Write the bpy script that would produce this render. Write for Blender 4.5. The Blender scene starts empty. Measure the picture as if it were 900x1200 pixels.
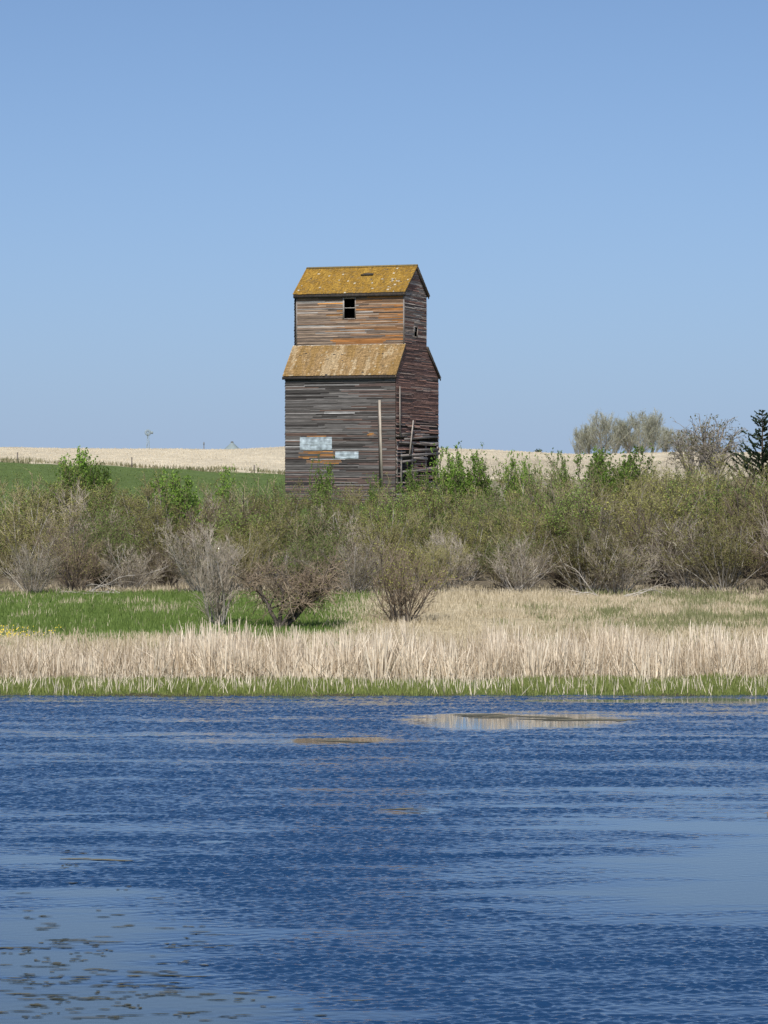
import bpy, math, random
import numpy as np
from mathutils import Vector, Matrix

# ------------------------------------------------------------------ basics
S = bpy.context.scene
COL = S.collection
F = 3400.0            # focal length in pixels of a 900 px wide picture
H = 5.5               # eye height above the water
YH = 570.0            # row of the true horizon
def P(px, py, Y):
    return Vector(((px-450.0)/F*Y, Y, H-(py-YH)/F*Y))
def wx(px, Y): return (px-450.0)/F*Y

def interp(x, xs, ys): return np.interp(x, xs, ys)
def sstep(a, b, x):
    t = np.clip((np.asarray(x, float)-a)/(b-a), 0, 1); return t*t*(3-2*t)

_perm = np.random.RandomState(7).rand(256, 256)
def vnoise(x, y):
    x = np.asarray(x, float); y = np.asarray(y, float)
    xi = np.floor(x).astype(int); yi = np.floor(y).astype(int)
    fx = x-xi; fy = y-yi
    fx = fx*fx*(3-2*fx); fy = fy*fy*(3-2*fy)
    def g(a, b): return _perm[a % 256, b % 256]
    return (g(xi, yi)*(1-fx)+g(xi+1, yi)*fx)*(1-fy)+(g(xi, yi+1)*(1-fx)+g(xi+1, yi+1)*fx)*fy
def fbm(x, y, o=4):
    s = 0; a = .5
    for i in range(o):
        s = s+a*vnoise(x*2**i+13.7*i, y*2**i+5.1*i); a *= .5
    return s/(1-.5**o)

# ------------------------------------------------------------------ materials
def new_mat(name):
    m = bpy.data.materials.new(name); m.use_nodes = True
    nt = m.node_tree; b = nt.nodes['Principled BSDF']
    return m, nt, b
def N(nt, t, **kw):
    n = nt.nodes.new(t)
    for k, v in kw.items():
        if k.startswith('i_'):
            n.inputs[k[2:].replace('_', ' ')].default_value = v
        else: setattr(n, k, v)
    return n
def ramp(nt, stops):
    r = nt.nodes.new('ShaderNodeValToRGB'); e = r.color_ramp.elements
    while len(e) < len(stops): e.new(.5)
    for k, (p, c) in enumerate(stops):
        e[k].position = p; e[k].color = (*c, 1) if len(c) == 3 else c
    return r
def mul(nt, a, b, typ='MULTIPLY'):
    n = nt.nodes.new('ShaderNodeMix'); n.data_type = 'RGBA'; n.blend_type = typ
    n.inputs[0].default_value = 1
    nt.links.new(a, n.inputs[6])
    if hasattr(b, 'links'): nt.links.new(b, n.inputs[7])
    else: n.inputs[7].default_value = b
    return n.outputs[2]
def mathn(nt, op, a, b=None, clamp=False):
    n = nt.nodes.new('ShaderNodeMath'); n.operation = op; n.use_clamp = clamp
    for i, v in enumerate((a, b)):
        if v is None: continue
        if hasattr(v, 'links'): nt.links.new(v, n.inputs[i])
        else: n.inputs[i].default_value = v
    return n.outputs[0]

def streak_mat(name, scale, lo=.55, hi=1.35, rough=.9, detail=6, fine=None, bump=0.0):
    """vertex colour x stretched grain noise"""
    m, nt, b = new_mat(name)
    a = N(nt, 'ShaderNodeAttribute', attribute_name='Col')
    tc = N(nt, 'ShaderNodeTexCoord'); mp = N(nt, 'ShaderNodeMapping'); mp.inputs['Scale'].default_value = scale
    nt.links.new(tc.outputs['Object'], mp.inputs['Vector'])
    no = N(nt, 'ShaderNodeTexNoise'); no.inputs['Scale'].default_value = 1; no.inputs['Detail'].default_value = detail
    no.inputs['Roughness'].default_value = .65
    nt.links.new(mp.outputs[0], no.inputs['Vector'])
    r = ramp(nt, [(.3, (lo,)*3), (.7, (hi,)*3)])
    nt.links.new(no.outputs['Fac'], r.inputs[0])
    c = mul(nt, a.outputs['Color'], r.outputs[0])
    nt.links.new(c, b.inputs['Base Color'])
    b.inputs['Roughness'].default_value = rough
    b.inputs['Specular IOR Level'].default_value = .2
    if bump:
        bp = N(nt, 'ShaderNodeBump'); bp.inputs['Strength'].default_value = bump; bp.inputs['Distance'].default_value = .05
        nt.links.new(no.outputs['Fac'], bp.inputs['Height']); nt.links.new(bp.outputs[0], b.inputs['Normal'])
    return m

def twig_mat(name, c0, c1, rnd=.35):
    """bark: noise between two tones, a little different on each plant"""
    m, nt, b = new_mat(name)
    tc = N(nt, 'ShaderNodeTexCoord')
    no = N(nt, 'ShaderNodeTexNoise'); no.inputs['Scale'].default_value = 2.2; no.inputs['Detail'].default_value = 4
    nt.links.new(tc.outputs['Object'], no.inputs['Vector'])
    r = ramp(nt, [(.36, c0), (.64, c1)]); nt.links.new(no.outputs['Fac'], r.inputs[0])
    oi = N(nt, 'ShaderNodeObjectInfo')
    mr = N(nt, 'ShaderNodeMapRange'); mr.inputs[3].default_value = 1-rnd; mr.inputs[4].default_value = 1+rnd
    nt.links.new(oi.outputs['Random'], mr.inputs[0])
    c = mul(nt, r.outputs[0], mr.outputs[0])
    nt.links.new(c, b.inputs['Base Color']); b.inputs['Roughness'].default_value = .85
    b.inputs['Specular IOR Level'].default_value = .2
    return m
def leaf_mat(name, c0, c1, trans=.25, rnd=.42, rough=.6):
    m, nt, b = new_mat(name)
    a = N(nt, 'ShaderNodeAttribute', attribute_name='Col')
    sp = N(nt, 'ShaderNodeSeparateColor'); nt.links.new(a.outputs['Color'], sp.inputs[0])
    r = ramp(nt, [(0, c0), (1, c1)]); nt.links.new(sp.outputs[0], r.inputs[0])
    oi = N(nt, 'ShaderNodeObjectInfo')
    mr = N(nt, 'ShaderNodeMapRange'); mr.inputs[3].default_value = 1-rnd; mr.inputs[4].default_value = 1+rnd
    nt.links.new(oi.outputs['Random'], mr.inputs[0])
    c = mul(nt, r.outputs[0], mr.outputs[0])
    nt.links.new(c, b.inputs['Base Color']); b.inputs['Roughness'].default_value = rough
    b.inputs['Specular IOR Level'].default_value = .25
    t = N(nt, 'ShaderNodeBsdfTranslucent'); nt.links.new(c, t.inputs['Color'])
    mx = N(nt, 'ShaderNodeMixShader'); mx.inputs[0].default_value = trans
    nt.links.new(b.outputs[0], mx.inputs[1]); nt.links.new(t.outputs[0], mx.inputs[2])
    nt.links.new(mx.outputs[0], nt.nodes['Material Output'].inputs['Surface'])
    return m
def plain_mat(name, c, rough=.8, metal=0, nscale=6, var=.25):
    m, nt, b = new_mat(name)
    tc = N(nt, 'ShaderNodeTexCoord')
    no = N(nt, 'ShaderNodeTexNoise'); no.inputs['Scale'].default_value = nscale; no.inputs['Detail'].default_value = 5
    nt.links.new(tc.outputs['Object'], no.inputs['Vector'])
    r = ramp(nt, [(.3, tuple(v*(1-var) for v in c)), (.7, tuple(min(1, v*(1+var)) for v in c))])
    nt.links.new(no.outputs['Fac'], r.inputs[0]); nt.links.new(r.outputs[0], b.inputs['Base Color'])
    b.inputs['Roughness'].default_value = rough; b.inputs['Metallic'].default_value = metal
    return m

# ------------------------------------------------------------------ mesh builders
def link(name, me, parent=None):
    o = bpy.data.objects.new(name, me); COL.objects.link(o)
    if parent is not None: o.parent = parent
    return o
def empty(name, loc=(0, 0, 0), rz=0):
    o = bpy.data.objects.new(name, None); COL.objects.link(o)
    o.location = loc; o.rotation_euler = (0, 0, rz); o.empty_display_size = .3
    return o
def tag(o, label=None, cat=None, group=None, kind=None):
    if label: o['label'] = label
    if cat: o['category'] = cat
    if group: o['group'] = group
    if kind: o['kind'] = kind
    return o
def np_mesh(name, V, FQ, mat, col=None, smooth=False):
    """V (n,3), FQ (m,k) equal-sized faces; col (m,3) per face"""
    V = np.asarray(V, np.float32); FQ = np.asarray(FQ, np.int32)
    me = bpy.data.meshes.new(name); n, k = FQ.shape
    me.vertices.add(len(V)); me.vertices.foreach_set('co', V.ravel())
    me.loops.add(n*k); me.loops.foreach_set('vertex_index', FQ.ravel())
    me.polygons.add(n); me.polygons.foreach_set('loop_start', np.arange(0, n*k, k, dtype=np.int32))
    me.polygons.foreach_set('loop_total', np.full(n, k, np.int32))
    if smooth: me.polygons.foreach_set('use_smooth', np.ones(n, bool))
    me.update(calc_edges=True)
    if col is not None:
        at = me.color_attributes.new('Col', 'FLOAT_COLOR', 'CORNER')
        c = np.ones((n*k, 4), np.float32); c[:, :3] = np.repeat(np.asarray(col, np.float32), k, axis=0)
        at.data.foreach_set('color', c.ravel())
    me.materials.append(mat)
    return me

class MB:
    """collects quads (triangles repeat the last corner's neighbour) with a colour per face"""
    def __init__(s): s.v = []; s.f = []; s.c = []
    def quad(s, a, b, c, d, col=(1, 1, 1)):
        i = len(s.v); s.v += [tuple(a), tuple(b), tuple(c), tuple(d)]; s.f.append((i, i+1, i+2, i+3)); s.c.append(col)
    def box(s, lo, hi, col=(1, 1, 1)):
        (x0, y0, z0), (x1, y1, z1) = lo, hi
        p = [Vector((x, y, z)) for z in (z0, z1) for y in (y0, y1) for x in (x0, x1)]
        s.hexa(p, col)
    def hexa(s, p, col=(1, 1, 1)):
        i = len(s.v); s.v += [tuple(q) for q in p]
        for f in ((0, 2, 3, 1), (4, 5, 7, 6), (0, 1, 5, 4), (2, 6, 7, 3), (0, 4, 6, 2), (1, 3, 7, 5)):
            s.f.append(tuple(i+k for k in f)); s.c.append(col)
    def beam(s, a, b, w, t, col=(1, 1, 1), up=Vector((0, 1, 0))):
        a = Vector(a); b = Vector(b); d = (b-a).normalized()
        u = d.cross(up); u = u.normalized() if u.length > 1e-4 else Vector((1, 0, 0))
        v = u.cross(d).normalized()
        p = [q+u*(sx*w/2)+v*(sy*t/2) for q in (a, b) for sy in (-1, 1) for sx in (-1, 1)]
        s.hexa(p, col)
    def build(s, name, mat, parent=None):
        return link(name, np_mesh(name, s.v, s.f, mat, s.c), parent)

class Tubes:
    """many thin tapered tubes in one mesh"""
    def __init__(s, sides=3): s.v = []; s.f = []; s.n = sides; s.k = 0
    def add(s, pts, radii):
        n = s.n; base = s.k; m = len(pts)
        for i, (p, r) in enumerate(zip(pts, radii)):
            d = pts[min(i+1, m-1)]-pts[max(i-1, 0)]
            if d.length < 1e-6: d = Vector((0, 0, 1))
            d.normalize()
            u = d.cross(Vector((.31, .95, .05))); u.normalize(); w = d.cross(u)
            for j in range(n):
                a = 2*math.pi*j/n
                q = p+u*(r*math.cos(a))+w*(r*math.sin(a)); s.v.append((q.x, q.y, q.z))
        for i in range(m-1):
            for j in range(n):
                a = base+i*n+j; b = base+i*n+(j+1) % n
                s.f.append((a, b, b+n, a+n))
        s.k += n*m
    def mesh(s, name, mat, smooth=False): return np_mesh(name, s.v, s.f, mat, None, smooth)

def rvec(r): 
    while True:
        v = Vector((r.uniform(-1, 1), r.uniform(-1, 1), r.uniform(-1, 1)))
        if .05 < v.length < 1: return v.normalized()
def grow(r, tb, p, d, L, rad, segs, wob, up, tip=.35):
    pts = [p.copy()]; rs = [rad]
    for i in range(segs):
        d = (d+rvec(r)*wob+Vector((0, 0, up))).normalized()
        p = p+d*(L/segs); pts.append(p.copy()); rs.append(rad*(1-(1-tip)*(i+1)/segs))
    tb.add(pts, rs)
    return pts, d
def along(pts, t):
    f = t*(len(pts)-1); i = min(int(f), len(pts)-2); return pts[i].lerp(pts[i+1], f-i), (pts[i+1]-pts[i]).normalized()
def leaf_quads(r, P_, size, n_per, spread, aspect=.5):
    """n_per small leaf faces round each point: returns V, F, col"""
    rs = np.random.RandomState(r.randrange(1 << 30))
    pts = np.array([tuple(p) for p in P_], float)
    pts = np.repeat(pts, n_per, axis=0)
    n = len(pts); pts = pts+rs.normal(0, spread, (n, 3))
    a = rs.normal(size=(n, 3)); a /= np.linalg.norm(a, axis=1)[:, None]
    b = rs.normal(size=(n, 3)); b = np.cross(a, b); b /= np.linalg.norm(b, axis=1)[:, None]
    sz = size*rs.uniform(.6, 1.35, n)[:, None]
    A = a*sz; B = b*sz*aspect
    V = np.stack([pts-A, pts-B*1.0, pts+A, pts+B*1.0], 1).reshape(-1, 3)
    Fq = np.arange(4*n).reshape(-1, 4)
    c = rs.rand(n)[:, None].repeat(3, 1)
    return V, Fq, c

# ------------------------------------------------------------------ terrain
_PY = [-400, 5, 16, 73, 75.6, 76.4, 80, 95, 115, 150, 200, 260, 300]
_PZ = [3.9, 3.9, -.7, -.5, -.12, .04, .2, .72, 1.2, 2.0, 2.9, 3.9, 4.35]
def ground_z(X, Y):
    X = np.asarray(X, float); Y = np.asarray(Y, float)
    off = (1.1*(fbm(X*.22+4, X*0+2.5, 3)-.5)+.7*(fbm(X*1.0+9, X*0+7.5, 3)-.5))*sstep(70, 74, Y)*sstep(90, 80, Y)
    near = np.interp(Y+off, _PY, _PZ)
    px = 450+F*X/np.maximum(Y, 60)
    yb = np.interp(px, [-300, 0, 330, 520, 900, 1200], [535, 541, 556, 563, 562, 560])
    yc = np.interp(px, [-300, 0, 150, 270, 335, 520, 600, 680, 800, 900, 1200], [524, 527, 528, 529, 525.5, 527, 530.5, 534, 531.5, 532, 528])
    zb = H-(yb-YH)*450/F; zc = H-(yc-YH)*700/F
    t1 = sstep(300, 450, Y)*.35+np.clip((Y-300)/150, 0, 1)*.65
    t2 = np.clip((Y-450)/250, 0, 1)
    z = near+(zb-4.35)*t1*(Y > 300)
    z = np.where(Y > 450, zb+(zc-zb)*np.sin(t2*math.pi/2)**1.0, z)
    z = np.where(Y > 700, zc-(Y-700)*.012-np.clip(Y-1000, 0, None)*.004, z)
    amp = sstep(77, 90, Y)*(.12+.5*sstep(150, 400, Y))
    z = z+amp*(fbm(X*.16+3, Y*.09+9, 3)-.5)
    z = z+.07*sstep(76, 79, Y)*(fbm(X*.9, Y*.9, 2)-.5)
    return z
def shore(X): return 76.0+.5*(fbm(np.asarray(X)*.25+40, np.zeros_like(X)+2, 3)-.5)
def green_mask(X, Y):
    """1 where the low meadow is fresh green"""
    px = 450+F*X/Y; n = fbm(X*.22+7, Y*.16, 4)-.5; n2 = fbm(X*1.1, Y*.7+30, 3)-.5
    py = YH+F*(H-ground_z(X, Y))/Y
    left = sstep(480, 395, px+n*120)*sstep(689, 698, py+n*9+n2*5)*(.72+.28*sstep(-.2, .0, n2+.6*n))*sstep(748, 738, py+n*16+n2*8)
    back = sstep(200, 120, px)*0
    right = .95*sstep(600, 800, px+n*260)*sstep(746, 732, py+n*14)*sstep(688, 698, py)*sstep(-.25, .12, n2+n*.6)
    right = right+.4*sstep(440, 380, px)*sstep(736, 742, py)*sstep(772, 758, py)*sstep(-.15, .15, n2+n)
    mid = .5*sstep(.08, .22, n2)*sstep(560, 620, px)*sstep(705, 715, py)
    return np.clip(left+right+mid, 0, 1)

def make_ground():
    ys = np.concatenate([np.linspace(-400, -20, 8), np.linspace(-10, 72, 30), np.linspace(73, 84, 45)[1:], np.linspace(84, 160, 110)[1:],
                         np.linspace(160, 460, 110)[1:], np.linspace(460, 720, 70)[1:], np.linspace(740, 3200, 40)])
    b = np.concatenate([np.linspace(-1.6, -.3, 26), np.linspace(-.29, .29, 200), np.linspace(.3, 1.6, 26)])
    Yg, Bg = np.meshgrid(ys, b, indexing='ij')
    X = Bg*np.maximum(np.abs(Yg), 90)*1.0
    Z = ground_z(X, Yg)
    ny, nx = X.shape
    V = np.stack([X, Yg, Z], -1).reshape(-1, 3)
    idx = np.arange(ny*nx).reshape(ny, nx)
    Fq = np.stack([idx[:-1, :-1], idx[:-1, 1:], idx[1:, 1:], idx[1:, :-1]], -1).reshape(-1, 4)
    m = ground_material()
    me = np_mesh('ground', V, Fq, m, None, True)
    at = me.color_attributes.new('Col', 'FLOAT_COLOR', 'POINT')
    Xf, Yf = V[:, 0], V[:, 1]
    px = 450+F*Xf/np.maximum(Yf, 60)
    n = fbm(Xf*.12, Yf*.1, 4)-.5
    n2 = fbm(Xf*.02+3, Yf*.012, 4)-.5
    mud = np.array([.07, .06, .045]); tan = np.array([.42, .355, .235]); green = np.array([.11, .17, .04]); litter = np.array([.15, .125, .09])
    fgreen = np.array([.10, .14, .045]); stub = np.array([.56, .49, .36]); greyt = np.array([.3, .26, .19])
    C = np.tile(mud, (len(V), 1))
    def mixin(c, w):
        nonlocal C
        w = np.clip(w, 0, 1)[:, None]; C = C*(1-w)+c*w
    mixin(green*.8, sstep(76.2, 76.8, Yf)); mixin(tan*.5, sstep(79, 80, Yf)); mixin(tan, sstep(83, 86, Yf))
    low = (Yf > 84) & (Yf < 130)
    g = np.zeros(len(V)); g[low] = green_mask(Xf[low], Yf[low]); mixin(green, g*(px < 500)); mixin(np.array([.19, .18, .09]), g*(px >= 500)*.8)
    mixin(litter, sstep(114, 117, Yf+n*3))
    mixin(fgreen, sstep(150, 165, Yf))
    mixin(greyt, sstep(150, 165, Yf)*sstep(490, 540, px)*.9)
    mixin(fgreen*.8, sstep(150, 165, Yf)*sstep(490, 540, px)*sstep(.1, .2, n)*.5)
    edge = 450+4*n
    mixin(stub, sstep(edge-2, edge+3, Yf))
    mixin(greyt, sstep(490, 540, px)*sstep(455, 470, Yf)*sstep(560, 520, Yf+n2*120)*.5)
    mixin(stub*.74, sstep(.0, .12, n2)*sstep(470, 520, Yf)*.8)
    mixin(mud, (Yf < 74)*1.0*(Yf > 12)); mixin(green, (Yf < 12)*.9)
    c4 = np.ones((len(V), 4), np.float32); c4[:, :3] = C; at.data.foreach_set('color', c4.ravel())
    tag(link('ground', me), kind='structure')

def ground_material():
    m, nt, b = new_mat('earth_and_grass')
    a = N(nt, 'ShaderNodeAttribute', attribute_name='Col')
    tc = N(nt, 'ShaderNodeTexCoord')
    out = a.outputs['Color']
    for sc, lo, hi in ((3.0, .62, 1.35), (.35, .8, 1.18), (.06, .86, 1.12)):
        mp = N(nt, 'ShaderNodeMapping'); mp.inputs['Scale'].default_value = (sc, sc*.5, sc)
        nt.links.new(tc.outputs['Object'], mp.inputs['Vector'])
        no = N(nt, 'ShaderNodeTexNoise'); no.inputs['Scale'].default_value = 1; no.inputs['Detail'].default_value = 6; no.inputs['Roughness'].default_value = .7
        nt.links.new(mp.outputs[0], no.inputs['Vector'])
        r = ramp(nt, [(.3, (lo,)*3), (.7, (hi,)*3)]); nt.links.new(no.outputs['Fac'], r.inputs[0])
        out = mul(nt, out, r.outputs[0])
    nt.links.new(out, b.inputs['Base Color']); b.inputs['Roughness'].default_value = 1; b.inputs['Specular IOR Level'].default_value = .05
    return m

# ------------------------------------------------------------------ water
def make_water():
    ys = np.concatenate([[6, 10, 14, 18, 22, 25], np.arange(27.5, 46, .023), np.arange(46, 77.6, .034), [78.5]])
    xc = np.arange(-11.6, 11.61, .029)
    xo = np.concatenate([np.arange(11.63, 22, .05), np.geomspace(22.1, 130, 60)])
    xs = np.concatenate([-xo[::-1], xc, xo])
    X, Yg = np.meshgrid(xs, ys); PX = 450+F*X/Yg; PY = np.minimum(YH+F*H/Yg, 2300)
    n = fbm(X*.5, Yg*.9+11, 4)-.5; n2 = fbm(X*.09+20, Yg*.55, 4)-.5
    st = fbm(X*.22+5, Yg*1.5+3, 5)-.5; st2 = fbm(X*.8+15, Yg*4.5+3, 3)-.5
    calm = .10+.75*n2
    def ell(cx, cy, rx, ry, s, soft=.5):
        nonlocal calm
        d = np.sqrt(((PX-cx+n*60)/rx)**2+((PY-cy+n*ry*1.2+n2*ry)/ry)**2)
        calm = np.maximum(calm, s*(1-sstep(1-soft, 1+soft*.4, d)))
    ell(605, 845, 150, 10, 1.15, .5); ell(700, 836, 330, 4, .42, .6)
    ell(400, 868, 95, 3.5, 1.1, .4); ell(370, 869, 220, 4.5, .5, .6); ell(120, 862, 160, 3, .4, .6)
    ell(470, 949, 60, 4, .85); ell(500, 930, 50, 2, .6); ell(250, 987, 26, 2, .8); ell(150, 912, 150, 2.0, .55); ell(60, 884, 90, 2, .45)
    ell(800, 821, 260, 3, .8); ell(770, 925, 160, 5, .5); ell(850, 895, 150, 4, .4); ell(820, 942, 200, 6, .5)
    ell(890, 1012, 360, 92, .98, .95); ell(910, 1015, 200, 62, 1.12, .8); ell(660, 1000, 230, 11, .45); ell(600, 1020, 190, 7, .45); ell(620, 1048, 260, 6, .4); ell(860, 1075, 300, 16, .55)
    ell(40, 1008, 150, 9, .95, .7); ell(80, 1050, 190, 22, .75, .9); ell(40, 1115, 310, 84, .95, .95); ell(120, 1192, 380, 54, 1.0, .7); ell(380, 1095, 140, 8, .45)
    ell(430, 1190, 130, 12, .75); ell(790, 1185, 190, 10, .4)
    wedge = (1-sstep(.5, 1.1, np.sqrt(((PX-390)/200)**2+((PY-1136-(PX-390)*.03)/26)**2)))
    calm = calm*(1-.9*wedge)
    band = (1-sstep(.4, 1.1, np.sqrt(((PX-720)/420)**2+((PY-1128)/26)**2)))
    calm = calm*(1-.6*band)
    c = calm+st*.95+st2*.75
    rough = 10**(-1.75*np.clip((c-.08)/.95, 0, 1)**1.15)
    # wind waves: a sum of short crossing wavelets running towards the near bank
    rs = np.random.RandomState(12); Z = np.zeros_like(X); K = 46
    wl = np.geomspace(.07, .30, K); wx_ = X+.12*st; wy_ = Yg+.12*n
    for k in range(K):
        lam = wl[k]*rs.uniform(.93, 1.07); th = rs.normal(.15, .62)
        kx, ky = math.sin(th)*2*math.pi/lam, math.cos(th)*2*math.pi/lam
        sl = WAVE_SLOPE*(lam/.25)**-.15/math.sqrt(K/2)
        Z += sl*lam/(2*math.pi)*np.sin(kx*wx_+ky*wy_+rs.uniform(0, 6.28))
    gust = .55+.45*sstep(.3, .7, fbm(X*.10+60, Yg*.9, 4))+.45*sstep(.35, .65, fbm(X*.5+10, Yg*1.6+7, 3))
    fade = sstep(24, 21, np.abs(X))*sstep(26, 27.6, Yg)*sstep(77.6, 76.8, Yg)
    Z = Z*rough*gust*fade
    ny, nx = X.shape
    V = np.stack([X, Yg, Z], -1).reshape(-1, 3); idx = np.arange(ny*nx).reshape(ny, nx)
    Fq = np.stack([idx[:-1, :-1], idx[:-1, 1:], idx[1:, 1:], idx[1:, :-1]], -1).reshape(-1, 4)
    m, nt, b = new_mat('pond_water')
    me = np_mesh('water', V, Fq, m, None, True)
    at = me.attributes.new('ripple', 'FLOAT', 'POINT'); at.data.foreach_set('value', (rough*(.35+1.6*(1-fade))).ravel().astype(np.float32))
    # pale sky sheen painted into the base colour where the water lies calm
    calm_sheen = sstep(.45, 1.05, c); at = me.attributes.new('calm_sheen', 'FLOAT', 'POINT'); at.data.foreach_set('value', calm_sheen.ravel().astype(np.float32))
    fa = N(nt, 'ShaderNodeAttribute', attribute_name='calm_sheen'); fr = ramp(nt, [(0, (.010, .038, .10)), (1, (.058, .082, .098))])
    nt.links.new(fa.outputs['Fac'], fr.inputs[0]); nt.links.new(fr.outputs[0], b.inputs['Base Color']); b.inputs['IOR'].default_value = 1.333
    b.inputs['Roughness'].default_value = .04
    a = N(nt, 'ShaderNodeAttribute', attribute_name='ripple')
    tc = N(nt, 'ShaderNodeTexCoord'); mp = N(nt, 'ShaderNodeMapping'); mp.inputs['Scale'].default_value = (7, 11, 1)
    nt.links.new(tc.outputs['Object'], mp.inputs['Vector'])
    no = N(nt, 'ShaderNodeTexNoise'); no.inputs['Scale'].default_value = 1; no.inputs['Detail'].default_value = 3
    nt.links.new(mp.outputs[0], no.inputs['Vector'])
    bp = N(nt, 'ShaderNodeBump'); bp.inputs['Distance'].default_value = .03
    nt.links.new(no.outputs['Fac'], bp.inputs['Height']); nt.links.new(a.outputs['Fac'], bp.inputs['Strength'])
    nt.links.new(bp.outputs[0], b.inputs['Normal'])
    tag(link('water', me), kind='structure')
WAVE_SLOPE = .25

def make_algae():
    r = random.Random(5); V = []; Fc = []; C = []
    def mat_patch(px, py, rx, ry, k=22, tone=None):
        Y = F*H/(py-YH); sx = rx/F*Y; sy = ry*Y*Y/(H*F)
        if sy < .02: sy = .02
        ph = [r.uniform(0, 6.28) for _ in range(4)]; c0 = (wx(px, Y), Y)
        i0 = len(V); V.append((c0[0], c0[1], .012))
        for j in range(k):
            a = 2*math.pi*j/k
            q = 1+.28*math.sin(2*a+ph[0])+.22*math.sin(5*a+ph[1])+.16*math.sin(9*a+ph[2])+r.uniform(-.15, .15)
            V.append((c0[0]+sx*q*math.cos(a), c0[1]+sy*q*math.sin(a), .007))
        sh = tone if tone is not None else r.uniform(0, .55)
        for j in range(k):
            Fc.append((i0, i0+1+j, i0+1+(j+1) % k)); C.append((sh, sh, sh))
    for _ in range(150):
        py = 1195-abs(r.gauss(0, 75)); px = abs(r.gauss(0, 190))
        if py < 995 or px > 520 or (py < 1165 and px > 200+(py-1040)*1.2): continue
        if 1118 < py < 1160 and px > 230: continue
        w = r.uniform(3, 16)*(1.6 if r.random() < .12 else 1)
        for _k in range(r.randint(1, 4)):
            mat_patch(px+r.gauss(0, w*1.2), py+r.gauss(0, 1.6), w*r.uniform(.4, 1), r.uniform(.14, .45))
    for _ in range(34):
        t = r.random(); mat_patch(545+t*190+r.gauss(0, 8), 838.5+t*7+r.gauss(0, 1.3), r.uniform(5, 26), r.uniform(.2, .6), tone=r.uniform(.5, .95))
    for px, py, w in ((395, 868.5, 34), (420, 870, 22), (462, 949, 22), (475, 948, 12), (118, 1008, 26), (140, 1009, 20), (90, 1007, 20)):
        mat_patch(px, py, w*.8, .5, tone=r.uniform(.7, 1))
    me = np_mesh('floating_algae', V, Fc, leaf_mat('algae', (.022, .03, .026), (.16, .145, .095), 0, 0, .75), C)
    tag(link('floating_algae', me), 'olive floating algae scattered over the pond surface', 'algae', kind='stuff')

# ------------------------------------------------------------------ grass and reeds (stuff)
def blades(X, Y, h, w, lean, rs, segs=1, mincol=0, maxcol=1, curve=0.0, z=None):
    n = len(X); Z = ground_z(X, Y)-.02 if z is None else z
    az = rs.uniform(0, 2*math.pi, n); la = rs.uniform(0, 2*math.pi, n)
    l = lean*np.abs(rs.normal(size=n))
    wx_, wy_ = np.cos(az)*w/2, np.sin(az)*w/2*.5
    top = np.stack([X+np.cos(la)*l*h, Y+np.sin(la)*l*h, Z+h*np.sqrt(np.clip(1-l*l, .05, 1))], 1)
    base = np.stack([X, Y, Z], 1)
    W = np.stack([wx_, wy_, 0*wx_], 1)
    mid = base*.5+top*.5; mid[:, 2] += curve*h
    V = np.stack([base-W, base+W, mid+W*.8, mid-W*.8, top+W*.25, top-W*.25], 1).reshape(-1, 3)
    i = np.arange(n)[:, None]*6
    Fq = np.concatenate([i+np.array([[0, 1, 2, 3]]), i+np.array([[3, 2, 4, 5]])], 1).reshape(-1, 4)
    c = np.repeat(rs.uniform(mincol, maxcol, n), 2)[:, None].repeat(3, 1)
    return V, Fq, c
def merge(parts):
    Vs, Fs, Cs, k = [], [], [], 0
    for V, Fq, c in parts:
        Vs.append(V); Fs.append(Fq+k); Cs.append(c); k += len(V)
    return np.concatenate(Vs), np.concatenate(Fs), np.concatenate(Cs)
def scatter(rs, n, y0, y1, half=620):
    Y = rs.uniform(y0, y1, n); X = rs.uniform(-half, half, n)/F*Y
    return X, Y

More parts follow.
